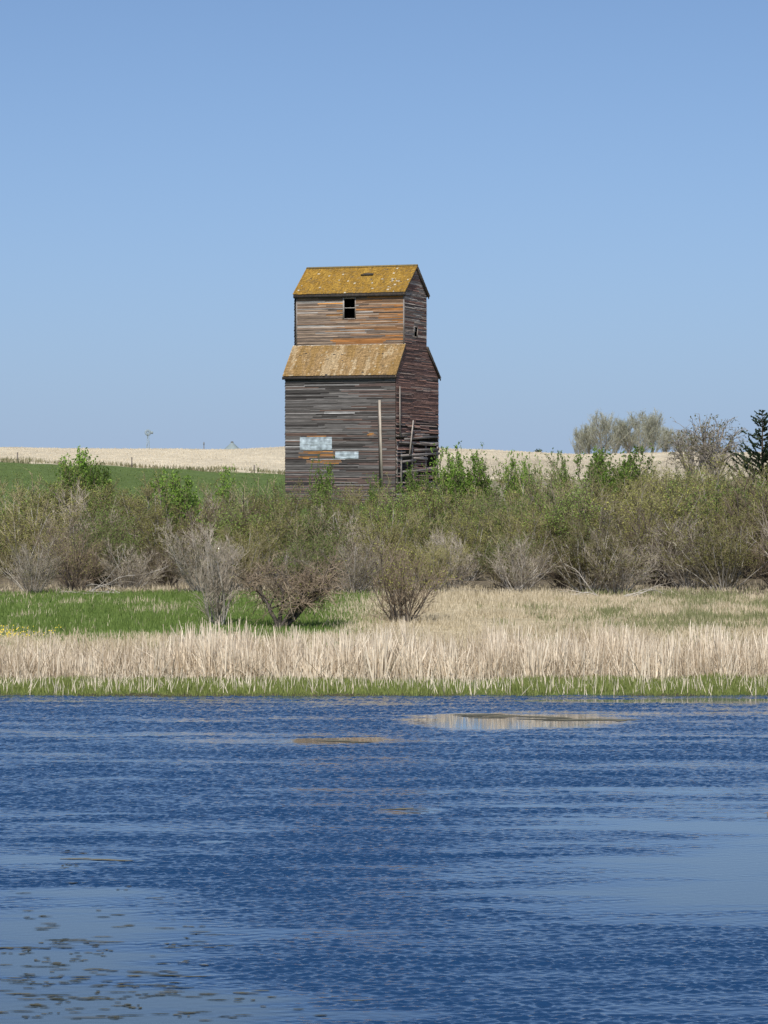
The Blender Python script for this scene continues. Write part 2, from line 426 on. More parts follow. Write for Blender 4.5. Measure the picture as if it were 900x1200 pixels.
def make_grass():
    rs = np.random.RandomState(3)
    dry = leaf_mat('dry_grass_blade', (.34, .285, .175), (.68, .59, .43), .25, 0)
    grn = leaf_mat('green_grass_blade', (.10, .135, .03), (.29, .33, .10), .3, 0)
    mead = leaf_mat('meadow_blade', (.075, .125, .025), (.20, .275, .07), .3, 0)
    reed = leaf_mat('dead_reed', (.30, .225, .14), (.92, .81, .64), .2, 0)
    # shoreline fringe
    X, Y = scatter(rs, 52000, 75.9, 79.2); k = ground_z(X, Y) > -.05+.07*rs.rand(len(X)); X, Y = X[k], Y[k]
    hn = fbm(X*.8, Y*.5, 3)
    p1 = blades(X, Y, (.04+.26*hn)*rs.uniform(.5, 1.3, len(X))*np.clip((Y-75.6)*.8, .35, 1), .022, .22, rs)
    tag(link('shore_grass', np_mesh('shore_grass', *[p1[0], p1[1]], grn, p1[2])), 'bright green grass fringe along the waterline', 'grass', kind='stuff')
    # green meadow
    X, Y = scatter(rs, 150000, 84.5, 117); g = green_mask(X, Y); k = rs.rand(len(X)) < g*.95; X, Y = X[k], Y[k]
    p = blades(X, Y, rs.uniform(.07, .24, len(X))*(.6+.9*fbm(X*.6, Y*.6, 2)), .03, .3, rs)
    rt = 450+F*X/Y > 500+rs.normal(0, 12, len(X))
    po = blades(X[rt], Y[rt], rs.uniform(.1, .28, rt.sum()), .03, .35, rs)
    olv = leaf_mat('olive_blade', (.13, .145, .06), (.30, .30, .15), .25, 0)
    tag(link('olive_grass', np_mesh('olive_grass', po[0], po[1], olv, po[2])), 'dull olive grass mixed into the dry slope at right', 'grass', kind='stuff')
    X, Y = X[~rt], Y[~rt]
    p = blades(X, Y, rs.uniform(.06, .22, len(X))*(.5+1.0*fbm(X*.6, Y*.6, 2)), .03, .3, rs)
    tag(link('meadow_grass', np_mesh('meadow_grass', p[0], p[1], mead, p[2])), 'low green meadow grass between the reeds and the thicket', 'grass', kind='stuff')
    # dry grass
    X, Y = scatter(rs, 210000, 82.5, 121); g = green_mask(X, Y)
    px = 450+F*X/Y
    d = fbm(X*.5+60, Y*.35, 4)
    k = rs.rand(len(X)) < (1-.985*g)*np.clip((d-.25)*2.4, .15, 1); X, Y, d = X[k], Y[k], d[k]
    p = blades(X, Y, rs.uniform(.10, .32, len(X))*(.4+.9*d), .026, .5, rs)
    tag(link('dry_grass', np_mesh('dry_grass', p[0], p[1], dry, p[2])), 'pale dry grass on the slope behind the reeds', 'grass', kind='stuff')
    # reeds: standing, leaning, fallen
    X, Y = scatter(rs, 15000, 79.0, 84.8)
    d = fbm(X*.55+9, Y*.25+3, 4); d2 = fbm(X*2.2, Y*.6, 2)
    px = 450+F*X/Y
    taller = np.interp(px, [-200, 0, 180, 215, 300, 400, 470, 560, 690, 760, 800, 840, 900, 1100], [.5, .48, .52, .95, 1.0, .85, 1.0, 1.05, 1.08, .9, .72, .85, .95, .95])
    keep = rs.rand(len(X)) < np.clip((d-.40)*4.2, .04, .75)*np.where((px < 190) | ((px > 300) & (px < 360)), .6, 1)
    X, Y, d, d2, taller = X[keep], Y[keep], d[keep], d2[keep], taller[keep]
    hh = (.35+.7*d+.3*d2)*(.45+1.1*fbm(X*.45+31, Y*.2, 3))*taller*rs.uniform(.35, 1.2, len(X))
    pa = blades(X, Y, hh, .03, .26, rs, 1, .0, .65)
    k2 = rs.rand(len(X)) < .6
    pb = blades(X[k2]+rs.normal(0, .1, k2.sum()), Y[k2], hh[k2]*.9, .03, .62, rs, 1, .0, 1, .06)
    X3, Y3 = scatter(rs, 12000, 78.9, 84.5)
    pc = blades(X3, Y3, rs.uniform(.4, 1.1, len(X3)), .028, 1.0, rs, 1, 0, .8, .08)
    # clumps of tall coarse stems, fanning out, some snapped over
    nc = 190; cx_, cy_ = scatter(rs, nc, 79.1, 83.2)
    cpx = 450+F*cx_/cy_
    w_ = np.interp(cpx, [-200, 0, 180, 215, 300, 320, 355, 440, 560, 690, 760, 800, 840, 1100], [.35, .35, .45, 1, 1, .6, .6, 1, 1, 1, .8, .4, .9, .9])
    kk = rs.rand(nc) < w_; cx_, cy_, w_ = cx_[kk], cy_[kk], w_[kk]
    per = rs.randint(18, 60, len(cx_)); ci = np.repeat(np.arange(len(cx_)), per)
    Xc = cx_[ci]+rs.normal(0, .16, len(ci)); Yc_ = cy_[ci]+rs.normal(0, .2, len(ci))
    hc = (rs.uniform(.6, 1.5, len(cx_))*(.7+.3*w_))[ci]*rs.uniform(.55, 1.1, len(ci))
    pe = blades(Xc, Yc_, hc, .044, .22, rs, 1, .4, 1)
    half = rs.rand(len(ci)) < .45
    pf = blades(Xc[half], Yc_[half], hc[half], .036, .75, rs, 1, .2, 1, .08)
    parts = [pa, pb, pc, pe, pf]
    # a few stray stems in the green fringe
    X4, Y4 = scatter(rs, 2600, 76.3, 79.4); pd = blades(X4, Y4, rs.uniform(.15, .5, len(X4)), .02, .35, rs, 1, .5, 1)
    V, Fq, c = merge(parts+[pd])
    tag(link('reed_bed', np_mesh('reed_bed', V, Fq, reed, c)), 'dead pale cattail reeds standing along the far shore', 'reeds', kind='stuff')
    # green shoots in the reeds
    # dandelions
    n = 110; Y = rs.uniform(91.5, 95.5, n); px = np.abs(rs.normal(0, 36, n))-10; X = (px-450)/F*Y
    Zd = ground_z(X, Y)+rs.uniform(.12, .22, n)
    a = np.linspace(0, 2*math.pi, 7)[:-1]; rad = rs.uniform(.012, .02, n)
    ring = np.stack([X[:, None]+rad[:, None]*np.cos(a), Y[:, None]+rad[:, None]*.6*np.sin(a), Zd[:, None]+rad[:, None]*.8*np.sin(a)], -1).reshape(-1, 3)
    Fh = np.arange(n*6).reshape(-1, 6)
    me = np_mesh('dandelions', ring, Fh, plain_mat('dandelion_yellow', (.72, .52, .03), .7))
    tag(link('dandelions', me), 'yellow dandelion flowers in the green grass at the left edge', 'flowers', kind='stuff')
    # tufts along the field edge and over the far fields
    X, Y = scatter(rs, 9000, 444, 458); k = fbm(X*.15, Y*.1, 3) > .42; X, Y = X[k], Y[k]
    tuft = leaf_mat('field_tuft', (.07, .085, .03), (.3, .26, .15), .2, 0)
    px = 450+F*X/Y
    k = px < 520; X, Y = X[k], Y[k]
    p = blades(X, Y, rs.uniform(.25, .8, len(X)), .12, .25, rs)
    tag(link('field_edge_grass', np_mesh('field_edge_grass', p[0], p[1], tuft, p[2])), 'dark grass tufts where green field meets stubble', 'grass', kind='stuff')
    stub = leaf_mat('stubble', (.45, .39, .28), (.66, .58, .44), .15, 0)
    X, Y = scatter(rs, 45000, 452, 705); k = fbm(X*.03+4, Y*.03, 4) > .40; X, Y = X[k], Y[k]
    p = blades(X, Y, rs.uniform(.12, .32, len(X)), .1, .3, rs)
    tag(link('field_stubble', np_mesh('field_stubble', p[0], p[1], stub, p[2])), 'pale stubble covering the far hillside field', 'stubble', kind='stuff')
    X, Y = scatter(rs, 30000, 190, 440); k = (450+F*X/Y < 480) & (fbm(X*.05+4, Y*.02, 4) > .4); X, Y = X[k], Y[k]
    p = blades(X, Y, rs.uniform(.1, .3, len(X)), .1, .3, rs)
    fg = leaf_mat('field_grass_blade', (.075, .12, .03), (.16, .21, .065), .25, 0)
    tag(link('field_grass', np_mesh('field_grass', p[0], p[1], fg, p[2])), 'short green grass of the field left of the elevator', 'grass', kind='stuff')

# ------------------------------------------------------------------ grain elevator
def make_elevator():
    th = math.radians(20); base_z = 3.7; Yc = 258.0
    root = empty('grain_elevator', (wx(463.5, Yc), Yc, base_z), -th)
    tag(root, 'tall weathered wooden grain elevator with mossy roofs rising behind the thicket', 'grain elevator')
    w, d = 10.55, 11.7; y1, y2 = 2.25, 8.35
    ze, zt, zu, zr = 11.95, 14.45, 19.35, 21.65
    r = random.Random(11)
    wood = streak_mat('weathered_boards', (.8, .8, 22), .4, 1.6)
    dark = plain_mat('dark_sheathing', (.035, .03, .027), .95)
    timber = streak_mat('grey_timber', (7, 7, .8), .6, 1.35)
    roofm = streak_mat('mossy_shingles', (7, 1.1, 1.1), .72, 1.28, bump=.15)
    fx = lambda px: (px-463.5)/128.5*w              # front wall: picture column to local x
    fz = lambda py, Y=259: H-(py-YH)/F*Y-base_z
    def board_col(kind, u, z):
        q = r.random()
        if kind == 'lower':
            g = fbm(np.array([u*.25+3]), np.array([z*.5+2]), 3)[0]
            base = (.175, .162, .152) if q < .42 else (.265, .25, .238) if q < .66 else (.085, .077, .072) if q < .88 else (.52, .505, .49) if q < .945 else (.19, .13, .105)
            if g > .60: base = tuple(v*.72 for v in base)
            if r.random() < .75*float(sstep(4.6, .8, z+3*(g-.5))): base = (.215, .155, .135) if q < .6 else (.16, .115, .10)
            elif u > -2.6 and r.random() < .35: base = (.17, .125, .11)
        elif kind == 'upper':
            g = fbm(np.array([u*.35+8]), np.array([z*.7]), 3)[0]
            base = (.30, .225, .165) if q < .42 else (.19, .145, .115) if q < .7 else (.34, .31, .28) if q < .85 else (.22, .14, .09)
            o = max(0, (u+6.3)/6.3)*max(0, (z-14.8)/4.4)
            o2 = o+(g-.5)*1.3+(.25 if z < 15.1 else 0)+(.3 if z > 18.9 and -7 < u else 0)
            if o2 > .27 and r.random() < .8: base = (.37, .165, .055) if q < .4 else (.30, .155, .07) if q < .75 else (.25, .155, .095)
            elif u > -6 and r.random() < .45: base = (.28, .165, .095)
            if -7.6 < u < -5.6 and 17.2 < z < 18.5 and r.random() < .4: base = (.42, .2, .06)
        else:
            base = (.26, .15, .115) if q < .45 else (.215, .13, .105) if q < .78 else (.33, .25, .205) if q < .86 else (.14, .10, .085)
            if z > 15 or z < 6.5: 
                if r.random() < .55: base = (.25, .20, .165) if q < .6 else (.36, .31, .265)
        k = r.uniform(.8, 1.2)*(.66 if kind == 'lower' else .95 if kind == 'upper' else 1.1); return tuple(v*k for v in base)
    orange = []
    for (a, b_, t_, bo) in ((354, 394, 527.5, 537), (356, 382, 510, 512.5), (432, 441, 505, 512), (357, 400, 539, 543)):
        orange.append((fx(a), fx(b_), fz(bo), fz(t_)))
    def siding(name, frame, zr_, lim, kind, holes=(), step=.115, wild=None, o_list=()):
        O, U, Nn = frame; mb = MB()
        pt = lambda u, z, o: O+U*u+Vector((0, 0, z))+Nn*o
        z = zr_[0]
        while z < zr_[1]-.01:
            zz = min(z+step, zr_[1]); a0, a1 = lim(z+.001); b0, b1 = lim(zz-.001)
            u = a0
            while u < a1-.01:
                L = r.uniform(1.8, 6.0); v = min(u+L, a1)
                if a1-v < .5: v = a1
                segs = [(u, v)]
                for (h0, h1, hz0, hz1) in holes:
                    if zz > hz0+.03 and z < hz1-.03:
                        ns = []
                        for s0, s1 in segs:
                            if s1 <= h0 or s0 >= h1: ns.append((s0, s1)); continue
                            if s0 < h0: ns.append((s0, h0))
                            if s1 > h1: ns.append((h1, s1))
                        segs = ns
                for (q0, q1, qz0, qz1) in o_list:
                    if qz0 < z+.07 < qz1:
                        ns = []
                        for s0, s1 in segs:
                            cuts = [s0]+[q+r.uniform(-.28, .28) for q in (q0, (q0+q1)/2, q1) if s0+.3 < q < s1-.3]+[s1]
                            ns += list(zip(cuts[:-1], cuts[1:]))
                        segs = ns
                for s0, s1 in segs:
                    if s1-s0 < .03: continue
                    prob, drop, tw = (.003, .014, .012) if wild is None else wild((s0+s1)/2, z)
                    if r.random() < prob: continue
                    t0 = max(b0, s0) if s0 <= a0+.001 else s0; t1 = min(b1, s1) if s1 >= a1-.001 else s1
                    if s0 <= a0+.001: t0 = b0
                    if s1 >= a1-.001: t1 = b1
                    if t1 <= t0: t1 = t0+.01
                    dz0 = r.uniform(-drop, drop*.3); dz1 = r.uniform(-drop, drop*.3); ob = r.uniform(.03, .085)+r.random()*tw; ot = r.uniform(.0, .012)
                    c = board_col(kind, (s0+s1)/2, z)
                    for (q0, q1, qz0, qz1) in o_list:
                        if q0 < (s0+s1)/2 < q1 and qz0 < z+.07 < qz1 and r.random() < .85: c = [(.34, .17, .06), (.26, .135, .06), (.2, .13, .085), (.17, .14, .12), (.31, .15, .05)][r.randrange(5)]
                    A = pt(s0, z+dz0, ob); B = pt(s1, z+dz1, ob); Cc = pt(t1, zz+dz1*.5, ot); D = pt(t0, zz+dz0*.5, ot)
                    mb.quad(A, B, Cc, D, c)
                    A2 = pt(s0, z+dz0+.006, ob-.022); B2 = pt(s1, z+dz1+.006, ob-.022)
                    mb.quad(A2, B2, B, A, c)
                u = v
            z = zz
        return mb.build(name, wood, root)
    X = Vector((1, 0, 0)); Yv = Vector((0, 1, 0))
    fr_front = (Vector((-w, 0, 0)), X, -Yv); fr_fup = (Vector((-w+.2, y1, 0)), X, -Yv)
    fr_gab = (Vector((0, 0, 0)), Yv, X); fr_back = (Vector((0, d, 0)), -X, Yv); fr_bup = (Vector((0, y2, 0)), -X, Yv); fr_left = (Vector((-w, d, 0)), -Yv, -X)
    def gl(z):
        if z < ze: return 0, d
        if z < zt: t = (z-ze)/(zt-ze); return y1*t, d+(y2-d)*t
        if z < zu: return y1, y2
        t = min(1, (z-zu)/(zr-zu)); m = (y1+y2)/2; return y1+(m-y1)*t, y2+(m-y2)*t
    # board colour for the lower wall uses x measured from the near corner
    shift = lambda o: o
    win = (fx(403.4)+.2-.2, fx(416.2), fz(372.5, 261), fz(349.5, 261))
    # convert to upper frame (its origin is at -w+.2); columns of the recessed wall
    ux = lambda px: (px-472.5)/125.0*(w-.2)+(w-.2)
    winu = (ux(403.4), ux(416.0), win[2], win[3])
    _bc = board_col
    def bc_front(kind, u, z):
        return _bc(kind, u-w if kind in ('lower', 'upper') else u, z)
    board_col = bc_front
    o_front = [(a+w, b_+w, c_, d_) for a, b_, c_, d_ in orange]
    siding('lower_wall', fr_front, (-.3, ze), lambda z: (0, w), 'lower', (), o_list=o_front)
    siding('upper_wall', fr_fup, (zt-.3, zu), lambda z: (0, w-.2), 'upper', [winu])
    # small window in the gable, seen at column 487, rows 382-395
    gy = lambda px: (px-463.5)/51.0*d
    swin = (gy(484.6), gy(488.6), fz(394, 262), fz(383, 262))
    dz_ = fz(495, 261)
    def wild(u, z):
        if z > dz_+r.uniform(-.4, .4): return (.012, .012, .008)
        if u < .5: return (.08, .02, .02)
        k = (dz_-z)/dz_
        return (.22+.35*k, .09, .1)
    door = [(gy(500), gy(514), fz(545), fz(531)), (gy(468), gy(482), fz(562), fz(530)), (gy(467), gy(513), fz(523.2), fz(521)), (gy(482), gy(514), fz(515), fz(512.5))]
    siding('gable_wall', fr_gab, (-.3, zr), gl, 'gable', [swin]+door, wild=wild)
    siding('rear_wall', fr_back, (-.3, ze), lambda z: (0, w), 'lower', (), .27)
    siding('rear_upper_wall', fr_bup, (zt-.3, zu), lambda z: (0, w-.2), 'upper', (), .27)
    siding('far_gable_wall', fr_left, (-.3, zr), lambda z: tuple(d-v for v in gl(z))[::-1], 'gable', (), .27)
    # sheathing behind the boards (the window openings are left open)
    sh = MB()
    def sheet(frame, u0, u1, z0, z1, off=-.03, holes=()):
        O, U, Nn = frame
        cells = [(u0, u1, z0, z1)]
        for h0, h1, a, b_ in holes:
            nc = []
            for c0, c1, c2, c3 in cells:
                if c1 <= h0 or c0 >= h1 or c3 <= a or c2 >= b_: nc.append((c0, c1, c2, c3)); continue
                if c0 < h0: nc.append((c0, h0, c2, c3))
                if c1 > h1: nc.append((h1, c1, c2, c3))
                m0, m1 = max(c0, h0), min(c1, h1)
                if c2 < a: nc.append((m0, m1, c2, a))
                if c3 > b_: nc.append((m0, m1, b_, c3))
            cells = nc
        for c0, c1, c2, c3 in cells:
            p = [O+U*u+Vector((0, 0, z))+Nn*o for z in (c2, c3) for o in (off-.04, off) for u in (c0, c1)]
            sh.hexa(p)
    sheet(fr_front, .08, w-.08, -.3, ze-.05); sheet(fr_back, .08, w-.08, -.3, ze-.05)
    sheet(fr_fup, .08, w-.28, zt-.35, zu-.02, holes=[winu]); sheet(fr_bup, .08, w-.28, zt-.35, zu-.02)
    for fr in (fr_gab, fr_left):
        z = 7.0 if fr is fr_gab else -.3
        while z < zr-.25:
            zz = z+.25; a, b_ = gl(zz)
            if fr is fr_left: a, b_ = d-b_, d-a
            sheet(fr, a+.08, b_-.08, z, zz, holes=[swin] if fr is fr_gab else ())
            z = zz
    sh.build('sheathing', dark, root)
    # crib wall and posts inside the broken driveway
    cb = MB()
    z = -.3
    while z < 7.0:
        cb.box((-2.4, .3, z), (-2.25, d-.3, z+.24), (.10+.05*r.random(),)*3); z += .26
    cb.build('crib_wall', wood, root)
    def tb():
        k = r.uniform(.75, 1.15); return tuple(v*k for v in (.30, .27, .24))
    for px, t_, bo, wd in ((464.8, 517, 575, .2), (469.5, 528, 575, .3), (482.5, 518, 560, .17), (498.5, 517, 575, .2), (512.5, 521, 575, .18)):
        p = MB(); p.box((-.02-.02, gy(px)-wd/2, fz(bo)), (.09, gy(px)+wd/2, fz(t_)), tb()); p.build('post', timber, root)
    # gable poles
    for (pa, ya), (pb, yb), wd in (((466.6, 453), (466.2, 512), .12), ((482.3, 492), (477.5, 532), .17)):
        p = MB(); p.beam((.16, gy(pa), fz(ya)), (.2, gy(pb), fz(yb)), wd, .09, tb(), Vector((1, 0, 0))); p.build('pole', timber, root)
    # loose planks across the broken end
    for (pa, ya), (pb, yb) in (((467, 509), (484, 507)), ((472, 514.5), (512, 509.5)), ((468, 534), (515, 529.8)), ((470, 541), (486, 539)), ((484, 527), (514, 525)), ((466, 518), (486, 519)), ((483, 536.5), (500, 537)), ((470, 553), (512, 549))):
        kq = r.uniform(.4, 1.1); p = MB(); p.beam((.13, gy(pa), fz(ya)), (.13, gy(pb), fz(yb)), .2, .03, tuple(v*kq for v in (.28, .25, .23)), Vector((1, 0, 0))); p.build('loose_plank', timber, root)
    # front leaning board, and a dark strip painted for the shaded gap beside it
    p = MB(); p.beam((fx(445.6), -.13, fz(469)), (fx(448.6), -.13, fz(572)), .2, .07, (.36, .315, .26)); p.build('leaning_board_and_gap', timber, root)
    p = MB(); p.beam((fx(444.0), -.11, fz(472)), (fx(446.2), -.11, fz(570)), .13, .05, (.06, .05, .045)); p.build('leaning_board_and_gap', timber, root)
    # corner boards
    for (x0, yy, z0, z1) in ((-.02, y1-.02, zt-.1, zu), (-w+.22, y1-.02, zt-.1, zu)):
        p = MB(); p.box((x0-.05, yy-.05, z0), (x0+.06, yy+.07, z1), (.26, .23, .21)); p.build('corner_board', timber, root)
    # metal patches
    met = plain_mat('galvanised_sheet', (.37, .43, .46), .55, .3, 2.2, .5)
    for (a, b_, t_, bo) in ((352.5, 390, 512, 527), (394, 421, 529, 537.5)):
        p = MB(); x0, x1, z0, z1 = fx(a), fx(b_), fz(bo), fz(t_); n = 14
        for i in range(n):
            for j in range(6):
                def q(ii, jj): return Vector((x0+(x1-x0)*ii/n, -.082-.008*math.sin(ii*.6+jj*.7)-.008*math.sin(jj*2.1), z0+(z1-z0)*jj/6+.02*math.sin(ii*.8)))
                p.quad(q(i, j), q(i+1, j), q(i+1, j+1), q(i, j+1))
        # returned edge so the sheet has thickness
        p.box((x0, -.07, z0-.01), (x1, -.05, z1+.01))
        p.build('metal_patch', met, root)
    # windows
    def window(frame, hole, bar, tw=.13):
        O, U, Nn = frame; h0, h1, z0, z1 = hole
        def bx(u0, u1, a, b_, o0, o1):
            m = MB(); m.hexa([O+U*u+Vector((0, 0, z))+Nn*o for z in (a, b_) for o in (o0, o1) for u in (u0, u1)], (.34, .31, .28)); return m
        m = bx(h0-tw, h0, z0-.05, z1+tw, -.02, .075); f = m.build('window', timber, root)
        m2 = MB()
        for u0, u1, a, b_ in ((h1, h1+tw*.7, z0-.05, z1+tw), (h0, h1, z1, z1+tw), (h0-.02, h1+.02, z0-.09, z0-.002)):
            m2.hexa([O+U*u+Vector((0, 0, z))+Nn*o for z in (a, b_) for o in (-.02, .07) for u in (u0, u1)], (.26, .22, .19))
        m2.build('frame', timber, f)
        if bar: 
            m3 = bx(h0, h1, (z0+z1)/2+.02, (z0+z1)/2+.09, -.03, .03); m3.build('sash_bar', timber, f)
        else:
            m3 = bx(h0+.02, h0+.4, (z0+z1)/2, z1, -.015, .02); m3.build('broken_board', timber, f)
    window(fr_fup, winu, True); window(fr_gab, swin, False, .1)
    # roofs
    def roof(name, e0, e1, x0, x1, tint, step=.19, notch=None):
        """e0, e1: (y, z) of eave and upper edge"""
        mb = MB(); a = Vector((0, *e0)); b_ = Vector((0, *e1)); L = (b_-a).length; dv = (b_-a)/L
        nn = Vector((0, -dv.z, dv.y)); nn = nn if nn.z > 0 else -nn
        # deck
        p = [Vector((x, 0, 0))+q+nn*o for o in (-.10, 0) for q in (a, b_) for x in (x0, x1)]
        mb.hexa(p, (.12, .10, .08))
        s = -.04
        while s < L-.02:
            u = x0-.05
            while u < x1+.05:
                ww = r.uniform(.07, .26); v = min(u+ww, x1+.05)
                if notch and notch[0] < u < notch[1] and notch[2] < s/L < notch[3]: u = v; continue
                if r.random() < .012: u = v; continue
                e = min(s+step*1.6, L+.01); j = r.uniform(-.03, .03); o = r.uniform(.03, .06)
                g = fbm(np.array([u*2.2+x0+40]), np.array([s*.35+3+e0[1]]), 3)[0]*.6+.4*fbm(np.array([u*.5+x0+40]), np.array([s*.9+3+e0[1]]), 3)[0]
                c = tint(r.random(), g, s/L, (u-x0)/(x1-x0)); kk = r.uniform(.9, 1.1); c = tuple(k*kk for k in c)
                q = lambda xx, ss, oo: Vector((xx, 0, 0))+a+dv*ss+nn*oo
                mb.quad(q(u, s+j, o), q(v-.012, s+j, o), q(v-.012, e, .012), q(u, e, .012), c)
                mb.quad(q(u, s+j, o-.03), q(v-.012, s+j, o-.03), q(v-.012, s+j, o), q(u, s+j, o), tuple(k*.6 for k in c))
                u = v
            s += step
        return mb.build(name, roofm, root)
    def t_up(q, g, s, x):
        if x > .82 and x < .9 and q < .22 and s < .5: return (.42, .36, .26)
        if q < .012: return (.44, .39, .28)
        if g > .56: return (.34, .205, .04)
        return (.295, .172, .032) if q < .75 else (.24, .15, .045)
    def t_lo(q, g, s, x):
        if s > .93: return (.52, .46, .36)
        if q < .05: return (.37, .29, .18)
        if g > .64: return (.36, .265, .15)
        if g < .44: return (.255, .16, .06)
        return (.29, .19, .088) if q < .7 else (.24, .16, .075)
    def ext(e0, e1, over):
        y0, z0 = e0; yy, z1_ = e1; k = over/abs(yy-y0); return (y0-(yy-y0)*k, z0-(z1_-z0)*k)
    ym = (y1+y2)/2; hi = .14
    R = []
    R.append(roof('lower_roof', ext((0, ze+hi), (y1, zt+hi), .32), (y1+.0, zt+hi), -w-.1, .14, t_lo))
    R.append(roof('lower_roof', ext((d, ze+hi), (y2, zt+hi), .33), (y2, zt+hi), -w-.1, .14, t_lo))
    R.append(roof('upper_roof', ext((y1, zu+hi), (ym, zr+hi), .36), (ym, zr+hi), -w, .2, t_up, notch=(-4.75, -3.75, .62, .72)))
    R.append(roof('upper_roof', ext((y2, zu+hi), (ym, zr+hi), .36), (ym, zr+hi), -w, .2, t_up))
    p = MB(); p.beam((-w-.02, ym-.07, zr+hi+.05), (.22, ym-.07, zr+hi+.05), .2, .05, (.2, .15, .06), Vector((0, -.6, .8)))
    p.beam((-w-.02, ym+.09, zr+hi+.045), (.22, ym+.09, zr+hi+.045), .2, .05, (.2, .15, .06), Vector((0, .6, .8))); p.build('ridge_cap', roofm, R[2])
    p = MB(); p.beam((-4.8, ym-1.25, zr+hi-.80), (-3.6, ym-1.25, zr+hi-.80), .16, .05, (.03, .025, .02), Vector((0, -.6, .8))); p.build('patch_board', timber, R[2])
    # fascia boards below the eaves and barge boards on the gable
    dk = (.05, .042, .036)  # dark tone puts eave and right-hand rake shade into the board colour
    for (yy, zz, x0, x1, par) in ((ext((0, ze), (y1, zt), .29)[0], ext((0, ze), (y1, zt), .29)[1]-.02, -w-.2, .12, R[0]), (ext((y1, zu), (ym, zr), .33)[0], ext((y1, zu), (ym, zr), .33)[1]-.02, -w, .16, R[2])):
        p = MB(); p.box((x0, yy-.02, zz-.2), (x1, yy+.03, zz+.06), dk); p.box((x0, yy+.03, zz-.16), (x1, yy+.42, zz-.12), dk); p.build('fascia', timber, par)
    for (e0, e1, par) in ((ext((d, ze), (y2, zt), .33), (y2, zt), R[1]), (ext((y2, zu), (ym, zr), .36), (ym, zr), R[3]), (ext((0, ze), (y1, zt), .33), (y1, zt), R[0]), (ext((y1, zu), (ym, zr), .36), (ym, zr), R[2])):
        p = MB(); p.beam((.12, e0[0], e0[1]-.06), (.12, e1[0], e1[1]-.06), .17, .05, dk if e0[0] > e1[0] else (.2, .15, .1), Vector((1, 0, 0))); p.build('barge_board', timber, par)

# ------------------------------------------------------------------ shrubs
def bush_proto(seed, H_, W_, stems, kids, twigs, leafn, lsize, upright=.0, rad=.03, bare=1.0, thin=1.0, leafz=0.0, wob=.16):
    r = random.Random(seed); st = Tubes(4); tw = Tubes(3); lp = []
    for i in range(stems):
        a = r.uniform(0, 2*math.pi); sp = (r.random()**.6)*W_/H_*.62
        base = Vector((math.cos(a)*sp*.5, math.sin(a)*sp*.5, -.15))
        d = Vector((math.cos(a)*sp, math.sin(a)*sp, 1.0-.25*sp)).normalized()
        L = H_*r.uniform(.55, .98)*(1-.15*sp)
        pts, dd = grow(r, st, base, d, L, rad*r.uniform(.6, 1.2), 6, wob, .05+upright, .3)
        for k in range(kids):
            t = r.uniform(.03, 1)**.85; p, pd = along(pts, t)
            d1 = (pd+rvec(r)*r.uniform(.5, .95)+Vector((0, 0, .1+upright))).normalized()
            L1 = H_*r.uniform(.14, .34)*(1.15-.5*t)
            p1, _ = grow(r, tw, p, d1, L1, .013*thin, 3, .24, .06+upright, .5)
            for q in range(twigs):
                p2, pd2 = along(p1, r.uniform(.2, 1))
                d2 = (pd2+rvec(r)*.8+Vector((0, 0, .12+upright))).normalized()
                p3, _ = grow(r, tw, p2, d2, r.uniform(.18, .5), .008*thin, 2, .2, .04, .5)
                if leafn and p3[-1].z > leafz*H_: lp += [p3[1], p3[2]]
    return st, tw, lp
def make_shrub(name, st, tw, lp, mstem, mtwig, mleaf, leafn, lsize, r, asp=.5, spread=.05):
    root = empty(name)
    link('stems', st.mesh('stems', mstem), root)
    link('twigs', tw.mesh('twigs', mtwig), root)
    if leafn and lp:
        if leafn < 1: lp = r.sample(lp, int(len(lp)*leafn)); k = 1
        else: k = int(leafn)
        V, Fq, c = leaf_quads(r, lp, lsize, k, spread, asp)
        link('leaves', np_mesh('leaves', V, Fq, mleaf, c), root)
    return root
def copy_tree(o):
    c = o.copy(); COL.objects.link(c)
    for ch in o.children:
        k = ch.copy(); COL.objects.link(k); k.parent = c
        for g in ch.children:
            q = g.copy(); COL.objects.link(q); q.parent = k
    return c
_used = set()
def _alive(o):
    try: return bool(o.name)
    except ReferenceError: return False
def place(proto, loc, s, rz, label, cat, group, sz=None):
    o = proto if proto.name not in _used else copy_tree(proto)
    _used.add(proto.name)
    o.location = loc; o.scale = (s, s, sz or s); o.rotation_euler = (0, 0, rz)
    for k in ('label', 'category', 'group'):
        if k in o: del o[k]
    tag(o, label, cat, group); return o

ORD = ['first', 'second', 'third', 'fourth', 'fifth', 'sixth', 'seventh', 'eighth', 'ninth', 'tenth', 'eleventh', 'twelfth', 'thirteenth', 'fourteenth', 'fifteenth', 'sixteenth', 'seventeenth', 'eighteenth', 'nineteenth', 'twentieth', 'twenty-first', 'twenty-second', 'twenty-third', 'twenty-fourth', 'twenty-fifth', 'twenty-sixth']

